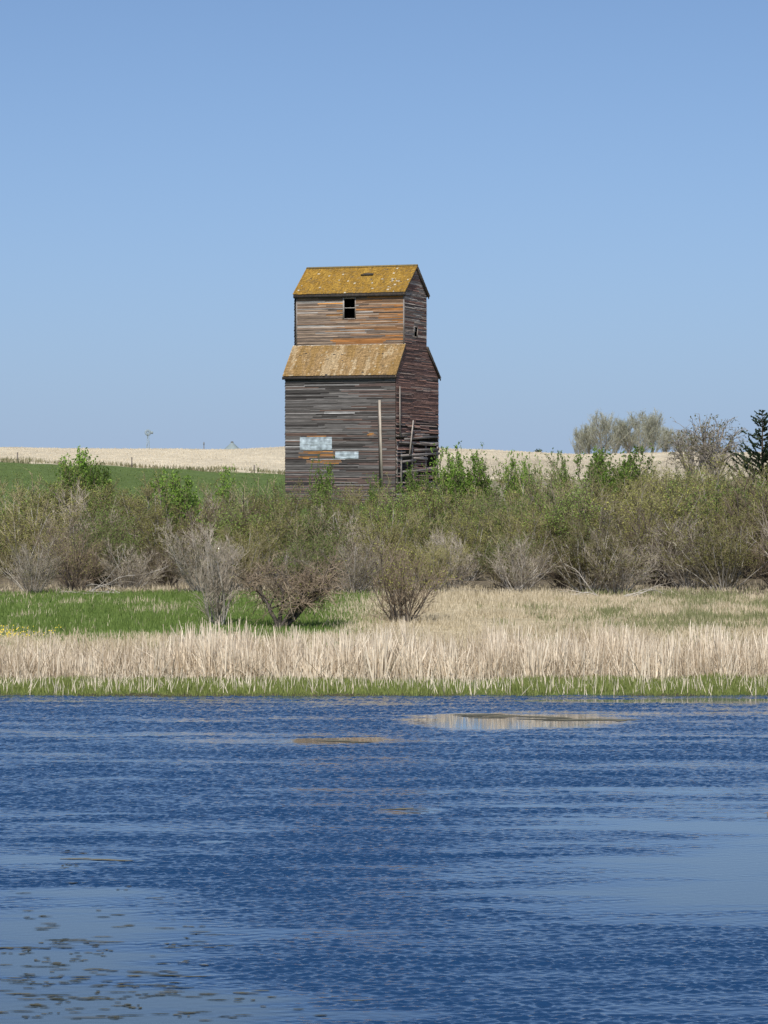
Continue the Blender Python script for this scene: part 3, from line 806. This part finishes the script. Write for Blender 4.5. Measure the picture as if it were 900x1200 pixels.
def make_thicket():
    r = random.Random(21)
    grey = twig_mat('grey_twig', (.23, .195, .15), (.43, .375, .30), .36); pale = twig_mat('pale_stem', (.26, .235, .2), (.48, .45, .4), .2)
    brown = twig_mat('brown_twig', (.15, .115, .08), (.31, .245, .175), .36); dk = twig_mat('dark_stem', (.07, .06, .05), (.16, .135, .115), .2)
    ol = twig_mat('olive_twig', (.17, .145, .085), (.33, .285, .17), .36)
    bud = leaf_mat('olive_bud', (.14, .14, .035), (.31, .31, .085)); gr = leaf_mat('young_leaf', (.10, .165, .03), (.25, .34, .08))
    bright = leaf_mat('fresh_leaf', (.075, .155, .02), (.25, .38, .065), .35)
    protos = {}
    def mk(key, name, n, args, mats, ln, ls):
        protos[key] = []
        for i in range(n):
            st, tw, lp = bush_proto(100+len(protos)*10+i, *args)
            protos[key].append(make_shrub(name, st, tw, lp, *mats, ln, ls, r))
    mk('grey', 'willow_bush', 3, (4.0, 4.4, 26, 11, 7, 1, .05, .0, .03, 1, 1.0, .2), (pale, grey, bud), .6, .028)
    mk('brown', 'willow_bush', 3, (4.0, 4.6, 28, 11, 7, 1, .05, .0, .03, 1, 1.0, .15), (dk, brown, bud), .8, .028)
    mk('olive', 'willow_bush', 3, (4.2, 4.4, 24, 11, 7, 1, .05, .02, .03, 1, 1.0, .3), (pale, ol, bud), 3, .03)
    mk('green', 'willow_bush', 2, (4.2, 4.2, 24, 11, 6, 1, .05, .03, .03, 1, 1.0, .3), (dk, ol, gr), 3, .034)
    mk('leafy', 'leafy_sapling', 3, (4.6, 2.4, 16, 14, 3, 1, .1, .12, .03, 1, 1.0, .12), (dk, brown, bright), 5, .07)
    look = {'grey': 'bare grey willow bush', 'brown': 'leafless brown willow bush', 'olive': 'olive budding willow bush', 'green': 'green leafing willow bush', 'leafy': 'bright green leafy sapling'}
    txs = [-120, 0, 60, 110, 150, 210, 260, 330, 400, 465, 500, 560, 650, 720, 800, 860, 900, 1020]
    tys = [560, 558, 552, 552, 562, 562, 560, 570, 567, 568, 560, 562, 551, 550, 542, 539, 538, 542]
    rows = (('front', (116.5, 121), 28, 80, 'grey olive grey brown green grey brown grey olive grey green grey brown olive grey green grey brown olive grey brown grey olive brown grey'.split()),
            ('middle', (125, 131), 4, 36, 'olive green olive grey green olive brown green olive green grey olive green olive green olive green grey olive green olive brown olive'.split()),
            ('back', (138, 147), -10, 10, 'green olive green olive green olive grey green olive green olive green olive green olive green olive olive green olive green olive'.split()))
    for row, (ya, yb), dt0, dt1, kinds in rows:
        n = len(kinds)
        for i, kd in enumerate(kinds):
            px = -45+(990/(n-1))*i+r.uniform(-16, 16); Y = r.uniform(ya, yb)
            top = np.interp(px, txs, tys)+r.uniform(dt0, dt1)
            X = wx(px, Y); g = float(ground_z(X, Y)); h = H-(top-YH)*Y/F-g
            pr = r.choice(protos[kd]); s = h/4.05
            place(pr, (X, Y, g), s*r.uniform(1.05, 1.5), r.uniform(0, 6.28), f'{look[kd]} in the {row} row of the thicket, {ORD[i]} from left', 'bush', 'willow bushes of the thicket', s)
    for ps in protos.values():
        for pr in ps:
            if pr.name not in _used and pr not in protos['leafy']:
                for ch in list(pr.children): bpy.data.objects.remove(ch)
                bpy.data.objects.remove(pr)
    for key in list(protos): protos[key] = [p for p in protos[key] if _alive(p)]
    # leafy saplings, tops given in the picture
    sap = [(97, 533, 150, .75, 'rising highest above the left thicket against the green field'), (78, 549, 148, .8, 'low at the left, left of the tallest green shoot'),
           (118, 548, 150, .7, 'right of the tallest green shoot at left'), (212, 558, 135, .8, 'in the thicket left of the elevator, below the green field'), (262, 554, 150, .6, 'near the elevator, poking up left of its wall'),
           (378, 548, 160, .5, 'before the front wall of the elevator under the metal patches'), (437, 562, 162, .5, 'below the leaning board of the elevator'),
           (484, 553, 170, .7, "before the broken driveway of the elevator"), (505, 560, 172, .7, 'at the right corner of the elevator'),
           (524, 531, 175, .7, 'tall and just right of the elevator'), (545, 533, 174, .8, 'upright with pale field behind it, second right of the elevator'), (566, 545, 176, .8, 'third right of the elevator'),
           (602, 541, 176, .65, 'in the pair standing well clear of the elevator, left one'), (618, 543, 178, .6, 'in the pair standing well clear of the elevator, right one'),
           (658, 535, 180, .5, 'thin and sparse, left of the two broad green saplings'), (703, 531, 182, 1.0, 'broad and dense below the left distant poplars'), (742, 530, 180, 1.0, 'broad and dense below the right distant poplars'),
           (722, 540, 178, .9, 'between the two broad saplings under the distant poplars')]
    for px, top, Y, wf, where in sap:
        X = wx(px, Y); g = float(ground_z(X, Y)); h = H-(top-YH)*Y/F-g; s = h/4.35
        place(r.choice(protos['leafy']), (X, Y, g), s*wf, r.uniform(0, 6), 'bright green leafy sapling '+where, 'sapling', 'green saplings behind the thicket', s)
    # brownish shrubs right, under the round bare tree and the spruce
    for px, top, Y, kd, wh in ((800, 541, 165, 'olive', 'below the round bare tree'), (770, 545, 160, 'olive', 'left of the round bare tree'), (838, 540, 168, 'olive', 'between the round bare tree and the spruce'), (880, 545, 160, 'brown', 'under the dark spruce'), (640, 548, 170, 'olive', 'right of the sapling pair'), (920, 548, 158, 'olive', 'right of the dark spruce at the picture edge')):
        X = wx(px, Y); g = float(ground_z(X, Y)); h = H-(top-YH)*Y/F-g; s = h/4.05
        place(r.choice(protos[kd]), (X, Y, g), s*.8, r.uniform(0, 6), look[kd]+' behind the thicket '+wh, 'bush', 'willow bushes behind the thicket', s)
    # foreground shrubs in the meadow
    def spot(px, py):
        lo, hi = 80., 130.
        for _ in range(40):
            Y = (lo+hi)/2; y = YH+F*(H-float(ground_z(wx(px, Y), Y)))/Y
            if y > py: lo = Y
            else: hi = Y
        return Vector((wx(px, Y), Y, float(ground_z(wx(px, Y), Y))))
    st, tw, lp = bush_proto(311, 2.75, 1.9, 17, 10, 6, 1, .05, .08, .028, 1, .95, .6, .14)
    o = make_shrub('meadow_shrub', st, tw, lp, pale, grey, bud, .12, .035, r)
    place(o, spot(254, 733), 1.06, 0, 'slender grey leafless shrub standing in the green meadow', 'shrub', 'lone shrubs in the meadow')
    # crooked little tree
    t = Tubes(6); tw = Tubes(3); lp = []; rr = random.Random(9)
    limbs = []
    for dx, L, dz in ((-.08, 1.35, 1.0), (.5, 1.5, .9), (-.5, 1.3, .8), (.95, 1.7, .75), (.15, 1.4, 1.1)):
        pts, dd = grow(rr, t, Vector((rr.uniform(-.08, .08), rr.uniform(-.08, .08), -.1)), Vector((dx, rr.uniform(-.3, .3), dz)).normalized(), L, .075, 6, .22, .03, .55); limbs.append((pts, dd))
    for pts, dd in limbs:
        for k in range(7):
            p, pd = along(pts, rr.uniform(.55, 1)); d1 = (pd*.6+rvec(rr)*.8+Vector((rr.uniform(-.5, .5), 0, .25))).normalized()
            p1, _ = grow(rr, t, p, d1, rr.uniform(.7, 1.25), .03, 4, .25, .02, .4)
            for q in range(13):
                p2, pd2 = along(p1, rr.uniform(.15, 1)); d2 = (pd2*.5+rvec(rr)+Vector((0, 0, .12))).normalized()
                p3, _ = grow(rr, tw, p2, d2, rr.uniform(.35, .8), .012, 3, .22, .0, .5)
                for z in range(4):
                    p4, pd4 = along(p3, rr.uniform(.2, 1)); d4 = (pd4*.6+rvec(rr)+Vector((0, 0, .1))).normalized()
                    p5, _ = grow(rr, tw, p4, d4, rr.uniform(.15, .35), .007, 2, .2, 0, .5); lp.append(p5[-1])
    root = empty('crooked_tree'); link('trunk', t.mesh('trunk', dk, True), root); link('twigs', tw.mesh('twigs', brown), root)
    V, Fq, c = leaf_quads(rr, rr.sample(lp, int(len(lp)*.35)), .03, 1, .03); link('leaves', np_mesh('leaves', V, Fq, bud, c), root)
    root.location = spot(328, 736); root.scale = (1.2, 1.2, 1.08); tag(root, 'small crooked tree with dark forked trunk and wide twiggy crown', 'tree', 'lone shrubs in the meadow')
    st, tw, lp = bush_proto(317, 2.9, 2.9, 15, 11, 7, 1, .05, .0, .034, 1, 1.0, .4, .15)
    o = make_shrub('meadow_shrub', st, tw, lp, dk, brown, bud, 1, .032, r)
    place(o, spot(470, 729), 1.06, 0, 'spreading many stemmed shrub with olive buds at the edge of the dry grass', 'shrub', 'lone shrubs in the meadow')
    # fallen dead branches in front of the thicket
    for i, (px, py, L, dx, lab) in enumerate(((600, 695, 3.6, 1, 'pale fallen branch below the thicket, left of the dead bush'), (705, 699, 3.0, -1, 'grey dead bush with arching broken limbs right of centre'), (735, 699, 2.6, 1, 'low dead branch reaching right over the dry grass'), (105, 694, 4.2, 1, 'long pale dead limb lying before the left thicket'), (140, 696, 3.0, -1, 'shorter crossed dead limb lying before the left thicket'), (420, 690, 3.2, 1, 'grey arching dead branch between the two meadow shrubs'))):
        tb = Tubes(4); tws = Tubes(3); rr = random.Random(50+i)
        for k in range(4):
            pts, dd = grow(rr, tb, Vector((rr.uniform(-.2, .2), rr.uniform(-.3, .3), 0)), Vector((dx*rr.uniform(.5, 1), rr.uniform(-.2, .1), rr.uniform(.15, .6))).normalized(), L*rr.uniform(.4, .85), .021, 8, .3, -.06, .35)
            for q in range(8):
                p, pd = along(pts, rr.uniform(.25, 1)); grow(rr, tws, p, (pd+rvec(rr)*.8).normalized(), rr.uniform(.3, .9), .010, 3, .25, 0, .5)
        root = empty('dead_branch'); link('limbs', tb.mesh('limbs', pale), root); link('twigs', tws.mesh('twigs', grey), root)
        root.location = spot(px, py); tag(root, lab, 'branch', 'dead branches before the thicket')

# ------------------------------------------------------------------ far trees and farm
def make_far():
    r = random.Random(77)
    ptw = twig_mat('poplar_twig', (.31, .32, .265), (.45, .46, .40), .1); ptr = twig_mat('poplar_bark', (.22, .2, .17), (.34, .31, .27), .1)  # poplar tones paled to put distance haze into the colour
    lf = leaf_mat('poplar_bud', (.22, .22, .12), (.34, .34, .2), .2, .15)
    def poplar(seed, h, wd, nb=66, nt=13):
        rr = random.Random(seed); tr = Tubes(5); tw = Tubes(3); lp = []
        trunks = []
        for k in range(rr.randint(2, 3)):
            a = rr.uniform(0, 6.28)
            pts, _ = grow(rr, tr, Vector((rr.uniform(-.3, .3), 0, -.3)), Vector((math.cos(a)*.14, math.sin(a)*.14, 1)).normalized(), h*rr.uniform(.8, .95), .2, 8, .06, .05, .2); trunks.append(pts)
        for k in range(nb):
            pts = rr.choice(trunks); t = rr.uniform(.06, .95); p, pd = along(pts, t)
            a = rr.uniform(0, 6.28); d = (Vector((math.cos(a), math.sin(a), 0))*rr.uniform(.5, 1.1)+Vector((0, 0, .8))).normalized()
            p1, _ = grow(rr, tr, p, d, wd*rr.uniform(.5, 1.0)*(1.3-.85*t), .05, 6, .12, .12, .4)
            for q in range(nt):
                p2, pd2 = along(p1, rr.uniform(.15, 1)); d2 = (pd2+rvec(rr)*.55+Vector((0, 0, .3))).normalized()
                p3, _ = grow(rr, tw, p2, d2, rr.uniform(.8, 1.8), .026, 3, .14, .08, .5)
                lp += p3[1:]
                for z in range(3):
                    p4, pd4 = along(p3, rr.uniform(.2, 1)); p5, _ = grow(rr, tw, p4, (pd4+rvec(rr)*.6+Vector((0, 0, .25))).normalized(), rr.uniform(.4, .9), .018, 2, .14, .06, .5); lp += p5[1:]
        root = empty('poplar_tree'); link('trunk', tr.mesh('trunk', ptr), root); link('crown', tw.mesh('crown', ptw), root)
        V, Fq, c = leaf_quads(rr, rr.sample(lp, int(len(lp)*.5)), .1, 1, .12); link('leaves', np_mesh('leaves', V, Fq, lf, c), root)
        return root
    pp = [poplar(1, 10, 6.0), poplar(2, 10, 5.2), poplar(3, 10, 6.6)]
    Yp = 745
    spec = [(678, 505, .75, 'small sparse poplar at the left end of the distant row'), (690, 497, .9, 'left poplar of the distant row, beside the small sparse one'), (707, 490, 1.0, 'tallest poplar of the left clump on the skyline'), (722, 499, .8, 'thin poplar at the gap between the two skyline clumps'),
            (738, 490, 1.0, 'left poplar of the right skyline clump'), (751, 489, 1.1, 'tallest bushy poplar in the middle of the right skyline clump'), (766, 490, 1.0, 'right poplar of the right skyline clump'), (781, 500, .9, 'lower poplar sloping down at the right of the skyline clump'), (795, 508, .9, 'low greyish poplar touching the round bare tree'), (812, 512, .9, 'low greyish poplar seen through the round bare tree')]
    for i, (px, top, wf, lab) in enumerate(spec):
        Y = Yp+r.uniform(-15, 40); X = wx(px, Y); g = float(ground_z(X, Y)); s = (H-(top-YH)*Y/F-g)/10.2
        place(pp[i % 3], (X, Y, g), s*wf*1.22, r.uniform(0, 6), lab, 'tree', 'poplars on the skyline', s)
    # round bare tree nearer
    bt = Tubes(5); tw = Tubes(3); lp = []; rr = random.Random(4); bark = twig_mat('bare_bark', (.19, .165, .14), (.30, .27, .23), .1); tm = twig_mat('bare_twig', (.24, .215, .18), (.36, .325, .275), .1)
    bl = leaf_mat('bud_leaf', (.09, .09, .03), (.2, .2, .08))
    limbs = []
    for k in range(6):
        a = 2*math.pi*k/6+rr.uniform(-.3, .3)
        p0, _ = grow(rr, bt, Vector((0, 0, -.2)), Vector((math.cos(a)*.45, math.sin(a)*.45, 1)).normalized(), rr.uniform(2.2, 3.2), .10, 6, .12, .03, .6); limbs.append(p0)
    for k in range(64):
        a = rr.uniform(0, 6.28); e = math.asin(rr.uniform(-.25, 1)); q = rr.uniform(.55, 1)
        T = Vector((math.cos(a)*math.cos(e)*1.75*q, math.sin(a)*math.cos(e)*1.75*q, 3.2+1.75*math.sin(e)*q))
        p0 = min(limbs, key=lambda l: (l[-1]-T).length*rr.uniform(.7, 1.3)); A, _ = along(p0, rr.uniform(.4, 1)); B = A.lerp(T, .5)+Vector((0, 0, .45))+rvec(rr)*.2
        pts = [A*(1-t)**2+B*(2*t*(1-t))+T*t*t+rvec(rr)*.035 for t in (0, .17, .34, .5, .67, .84, 1)]
        bt.add(pts, [.04*(1-.7*t/6) for t in range(7)])
        for q in range(6):
            p2, pd2 = along(pts, rr.uniform(.35, 1)); p3, _ = grow(rr, tw, p2, (pd2*.7+rvec(rr)*.8).normalized(), rr.uniform(.3, .7), .014, 4, .25, -.06, .5)
            for z in range(3):
                p4, pd4 = along(p3, rr.uniform(.2, 1)); p5, _ = grow(rr, tw, p4, (pd4+rvec(rr)*.9).normalized(), rr.uniform(.15, .35), .01, 2, .2, -.02, .5); lp += [p5[1], p5[2]]
    root = empty('bare_tree'); link('trunk', bt.mesh('trunk', bark), root); link('crown', tw.mesh('crown', tm), root)
    V, Fq, c = leaf_quads(rr, rr.sample(lp, int(len(lp)*.5)), .055, 1, .05); link('leaves', np_mesh('leaves', V, Fq, bl, c), root)
    Y = 215; X = wx(828, Y); g = float(ground_z(X, Y)); top = sorted(v[2] for v in tw.v)[int(len(tw.v)*.99)]; s = (H-(491-YH)*Y/F-g)/top
    root.location = (X, Y, g); root.scale = (s*1.12, s*1.12, s); tag(root, 'rounded bare tree with arching twigs against the sky, left of the spruce', 'tree')
    # spruces
    sm = leaf_mat('spruce_needle', (.014, .028, .014), (.05, .08, .035), .05, .1); sb = twig_mat('spruce_bark', (.05, .04, .03), (.1, .08, .06), .1)
    def spruce(seed, h, wd):
        rr = random.Random(seed); tr = Tubes(6); lp = []; dirs = []
        tr.add([Vector((0, 0, -.3)), Vector((.03, 0, h*.5)), Vector((0, 0, h))], [.16, .09, .015])
        z = .5
        while z < h-.1:
            k = 1-z/h; n = rr.randint(4, 6); a0 = rr.uniform(0, 6)
            for j in range(n):
                a = a0+2*math.pi*j/n+rr.uniform(-.3, .3); L = (.14+wd*k**.85)*(rr.uniform(.35, .8) if rr.random() < .6 else rr.uniform(.8, 1.25))
                d = Vector((math.cos(a), math.sin(a), rr.uniform(-.15, .3)))
                pts, _ = grow(rr, tr, Vector((0, 0, z)), d.normalized(), L, .022, 5, .1, .13, .4)
                m = max(6, int(L*30))
                for q in range(m):
                    p, pd = along(pts, rr.uniform(.12, 1)); 
                    dd = (pd+rvec(rr)*.7+Vector((0, 0, .12))).normalized(); lp.append((p, dd, rr.uniform(.08, .24)*(.6+.5*k)))
            z += rr.uniform(.08, .34)
        V = []; Fq = []; C = []
        for p, dd, L in lp:
            for _ in range(3):
                u = dd.cross(rvec(rr)).normalized()*.035; e = p+(dd+rvec(rr)*.35).normalized()*L; i = len(V)
                V += [tuple(p-u), tuple(p+u), tuple(e+u*.4), tuple(e-u*.4)]; Fq.append((i, i+1, i+2, i+3)); C.append((rr.random(),)*3)
        root = empty('spruce_tree'); link('trunk', tr.mesh('trunk', sb), root); link('needles', np_mesh('needles', V, Fq, sm, C), root); return root
    Y = 190
    for px, top, lab, hh, sw in ((893, 480, 'dark green spruce at the right edge behind the thicket', 7.6, 4.0), (917, 463, 'taller dark spruce mostly outside the right edge, only a branch tip showing', 8.5, 2.0)):
        X = wx(px, Y); g = float(ground_z(X, Y)); h = H-(top-YH)*Y/F-g
        o = spruce(px, h, sw); o.location = (X, Y, g); tag(o, lab, 'tree', 'dark spruces')
    # skyline bushes
    sk = twig_mat('skyline_twig', (.08, .085, .06), (.15, .15, .1), .1)
    for px, top, Y, wd, lab in ((631, 526.5, 720, 1.4, 'tiny dark round bush on the skyline right of the elevator'), (287, 525, 1100, 1.0, 'tiny dark bush beside the distant grain bin')):
        tb = Tubes(3); rr = random.Random(px); lp = []
        X = wx(px, Y); g = float(ground_z(X, Y)); h = H-(top-YH)*Y/F-g
        for k in range(60):
            a = rr.uniform(0, 6.28); pts, _ = grow(rr, tb, Vector((0, 0, 0)), Vector((math.cos(a)*rr.random()*wd/h*.9, math.sin(a)*rr.random(), 1)).normalized(), h*rr.uniform(.7, 1), .05, 4, .2, 0, .5); lp += pts[2:]
        root = empty('small_bush'); link('twigs', tb.mesh('twigs', sk), root); V, Fq, c = leaf_quads(rr, lp, .16, 2, .18); link('leaves', np_mesh('leaves', V, Fq, sm, c), root)
        root.location = (X, Y, g); tag(root, lab, 'bush')
    # fence posts
    pm = plain_mat('fence_wood', (.13, .11, .095), .9)
    for px, py0, py1, lab in ((20.5, 530, 541.5, 'leftmost dark fence post at the edge of the stubble field'), (154.5, 536.5, 548.5, 'lone fence post on the field edge above the left thicket'), (298, 546.5, 556, 'small fence post on the field edge near the elevator')):
        Y = 450; X = wx(px, Y); g = float(ground_z(X, Y)); h = (py1-py0)*Y/F
        m = MB(); m.box((-.09, -.09, -.4), (.09, .09, h-.06)); m.hexa([Vector(q) for q in ((-.09, -.09, h-.06), (.09, -.09, h-.06), (-.09, .09, h-.06), (.09, .09, h-.06), (-.04, -.04, h), (.05, -.04, h), (-.04, .04, h), (.05, .04, h))])
        o = m.build('fence_post', pm); o.location = (X, Y, max(g, H-(py1-YH)*Y/F)); tag(o, lab, 'post', 'fence posts along the field edge')
    # far farmyard beyond the crest
    steel = plain_mat('pale_galvanised', (.22, .27, .275), .6, .1, .6, .12); sd = plain_mat('dark_steel', (.16, .17, .17), .7); wp = plain_mat('pole_wood', (.17, .16, .16), .9)
    Y = 1100
    root = empty('grain_bin', (wx(272, Y), Y, float(ground_z(wx(272, Y), Y))))
    zt = H-(517.5-YH)*Y/F-root.location.z; ze = H-(526.5-YH)*Y/F-root.location.z; R = 9.5/F*Y; n = 28
    w_ = MB(); rf = MB(); cp = MB()
    def ring(m, r0, z0, r1, z1, n=28):
        for j in range(n):
            a, b_ = 2*math.pi*j/n, 2*math.pi*(j+1)/n
            m.quad((r0*math.cos(a), r0*math.sin(a), z0), (r0*math.cos(b_), r0*math.sin(b_), z0), (r1*math.cos(b_), r1*math.sin(b_), z1), (r1*math.cos(a), r1*math.sin(a), z1))
    zz = -.5
    while zz < ze-.05: ring(w_, R*.97, zz, R*.985, min(zz+.4, ze)); ring(w_, R*.985, min(zz+.4, ze), R*.97, min(zz+.4, ze)); zz += .4
    ring(rf, R*1.03, ze-.05, R*.16, zt-.5); ring(rf, R*.16, zt-.5, R*.16, zt-.4); ring(cp, R*.17, zt-.45, R*.17, zt-.1); ring(cp, R*.2, zt-.1, .01, zt+.2)
    w_.build('wall', steel, root); rfo = rf.build('roof', steel, root); cp.build('vent_cap', sd, rfo)
    tag(root, 'round steel grain bin with conical roof peeking over the crest', 'grain bin')
    root = empty('windmill', (wx(173.5, Y), Y, float(ground_z(wx(173.5, Y), Y)))); hz = H-(507-YH)*Y/F-root.location.z
    t = MB()
    for sx in (-1, 1):
        for sy in (-1, 1): t.beam((sx*1.1, sy*1.1, 0), (sx*.2, sy*.2, hz), .13, .13)
    for k in range(6):
        z0, z1 = hz*k/6, hz*(k+1)/6; a, b_ = 1.1-.9*k/6, 1.1-.9*(k+1)/6
        for sy in (-1, 1): t.beam((-a, sy*a, z0), (b_, sy*b_, z1), .07, .07); t.beam((a, sy*a, z0), (-a, sy*a, z0), .07, .07)
    t.build('tower', steel, root)
    hb = MB()
    for k in range(16):
        a = 2*math.pi*k/16; c, s_ = math.cos(a), math.sin(a)
        hb.hexa([Vector((x*c-q*s_, -.5+dy+tw_, hz+x*s_+q*c)) for dy in (0, .02) for (x, q, tw_) in ((.35, -.06, 0), (.35, .06, .03), (1.25, -.17, 0), (1.25, .17, .1))])
    hb.build('fan_wheel', steel, root)
    tl = MB(); tl.beam((0, -.4, hz), (1.2, .6, hz), .08, .08); tl.box((.9, .55, hz-.45), (1.9, .6, hz+.45)); tl.build('tail_vane', steel, root)
    tag(root, 'faint pale windmill standing beyond the stubble hill', 'windmill')
    Yq = 1000; root = empty('utility_pole', (wx(239, Yq), Yq, float(ground_z(wx(239, Yq), Yq)))); hp = H-(518-YH)*Yq/F-root.location.z
    tb = Tubes(8); tb.add([Vector((0, 0, -.5)), Vector((0, 0, hp))], [.2, .15]); link('pole', tb.mesh('pole', wp), root)
    m = MB(); m.box((-.22, -.24, hp-.9), (.22, .0, hp-.2)); m.build('transformer', sd, root)
    tag(root, 'short dark utility pole beyond the stubble hill', 'pole')
    # stick poking out of the pond at the right edge
    Y = F*H/(956-YH); root = empty('drift_stick', (wx(899.5, Y), Y, 0)); tb = Tubes(5)
    tb.add([Vector((-.06, 0, .035)), Vector((.0, .01, .05)), Vector((.12, .0, .04)), Vector((.3, 0, -.03))], [.006, .012, .018, .02]); tb.add([Vector((.0, .0, -.06)), Vector((.01, 0, .05))], [.014, .01])
    link('stick', tb.mesh('stick', wp), root); tag(root, 'small dark stick poking out of the pond at the right edge', 'stick')

# ------------------------------------------------------------------ light, sky, camera
SUN_EL = 48; sh = Vector((-.17, -.985, 0)).normalized()
def make_world():
    wl = bpy.data.worlds.new('World'); S.world = wl; wl.use_nodes = True; nt = wl.node_tree
    bg = nt.nodes['Background']
    sk = nt.nodes.new('ShaderNodeTexSky'); sk.sky_type = 'NISHITA'; sk.sun_disc = False
    sk.sun_elevation = math.radians(SUN_EL); sk.sun_rotation = math.atan2(sh.x, sh.y)
    sk.air_density = .6; sk.dust_density = 1.5; sk.ozone_density = 4.0; sk.altitude = 0
    tc = N(nt, 'ShaderNodeTexCoord'); va = nt.nodes.new('ShaderNodeVectorMath'); va.operation = 'ADD'; va.inputs[1].default_value = (0, 0, .0175)
    nt.links.new(tc.outputs['Generated'], va.inputs[0]); nt.links.new(va.outputs[0], sk.inputs['Vector'])
    base = mul(nt, sk.outputs[0], (1.0, 1.06, 1.06, 1))
    # pale summer haze lying low in the sky
    sp = N(nt, 'ShaderNodeSeparateXYZ'); nt.links.new(tc.outputs['Generated'], sp.inputs[0])
    hz = mathn(nt, 'EXPONENT', mathn(nt, 'MULTIPLY', mathn(nt, 'MAXIMUM', sp.outputs['Z'], 0.0), -13.0))
    mx = nt.nodes.new('ShaderNodeMix'); mx.data_type = 'RGBA'; nt.links.new(mathn(nt, 'MULTIPLY', hz, .95), mx.inputs[0])
    nt.links.new(base, mx.inputs[6]); mx.inputs[7].default_value = (2.87, 3.76, 5.35, 1)
    nt.links.new(mx.outputs[2], bg.inputs['Color']); bg.inputs['Strength'].default_value = .1
    e = math.radians(SUN_EL); s = Vector((sh.x*math.cos(e), sh.y*math.cos(e), math.sin(e)))
    l = bpy.data.lights.new('sun', 'SUN'); l.energy = 3.6; l.angle = math.radians(.53); l.color = (1, .95, .88)
    o = bpy.data.objects.new('sun', l); COL.objects.link(o); o.rotation_euler = s.to_track_quat('Z', 'Y').to_euler(); o.location = (0, 0, 60)
def make_camera():
    c = bpy.data.cameras.new('camera'); o = bpy.data.objects.new('camera', c); COL.objects.link(o)
    c.sensor_fit = 'HORIZONTAL'; c.sensor_width = 36; c.lens = 36*F/900; c.clip_start = .5; c.clip_end = 6000
    o.location = (0, 0, H); o.rotation_euler = (math.pi/2-math.atan(30/F), 0, 0); S.camera = o

make_world(); make_camera()
make_ground(); make_water(); make_algae(); make_grass()
make_elevator(); make_thicket(); make_far()
S.render.resolution_x = 768; S.render.resolution_y = 1024
S.view_settings.view_transform = 'Standard'; S.view_settings.look = 'None'; S.view_settings.gamma = 1; S.view_settings.use_curve_mapping = False
S.view_settings.exposure = .35
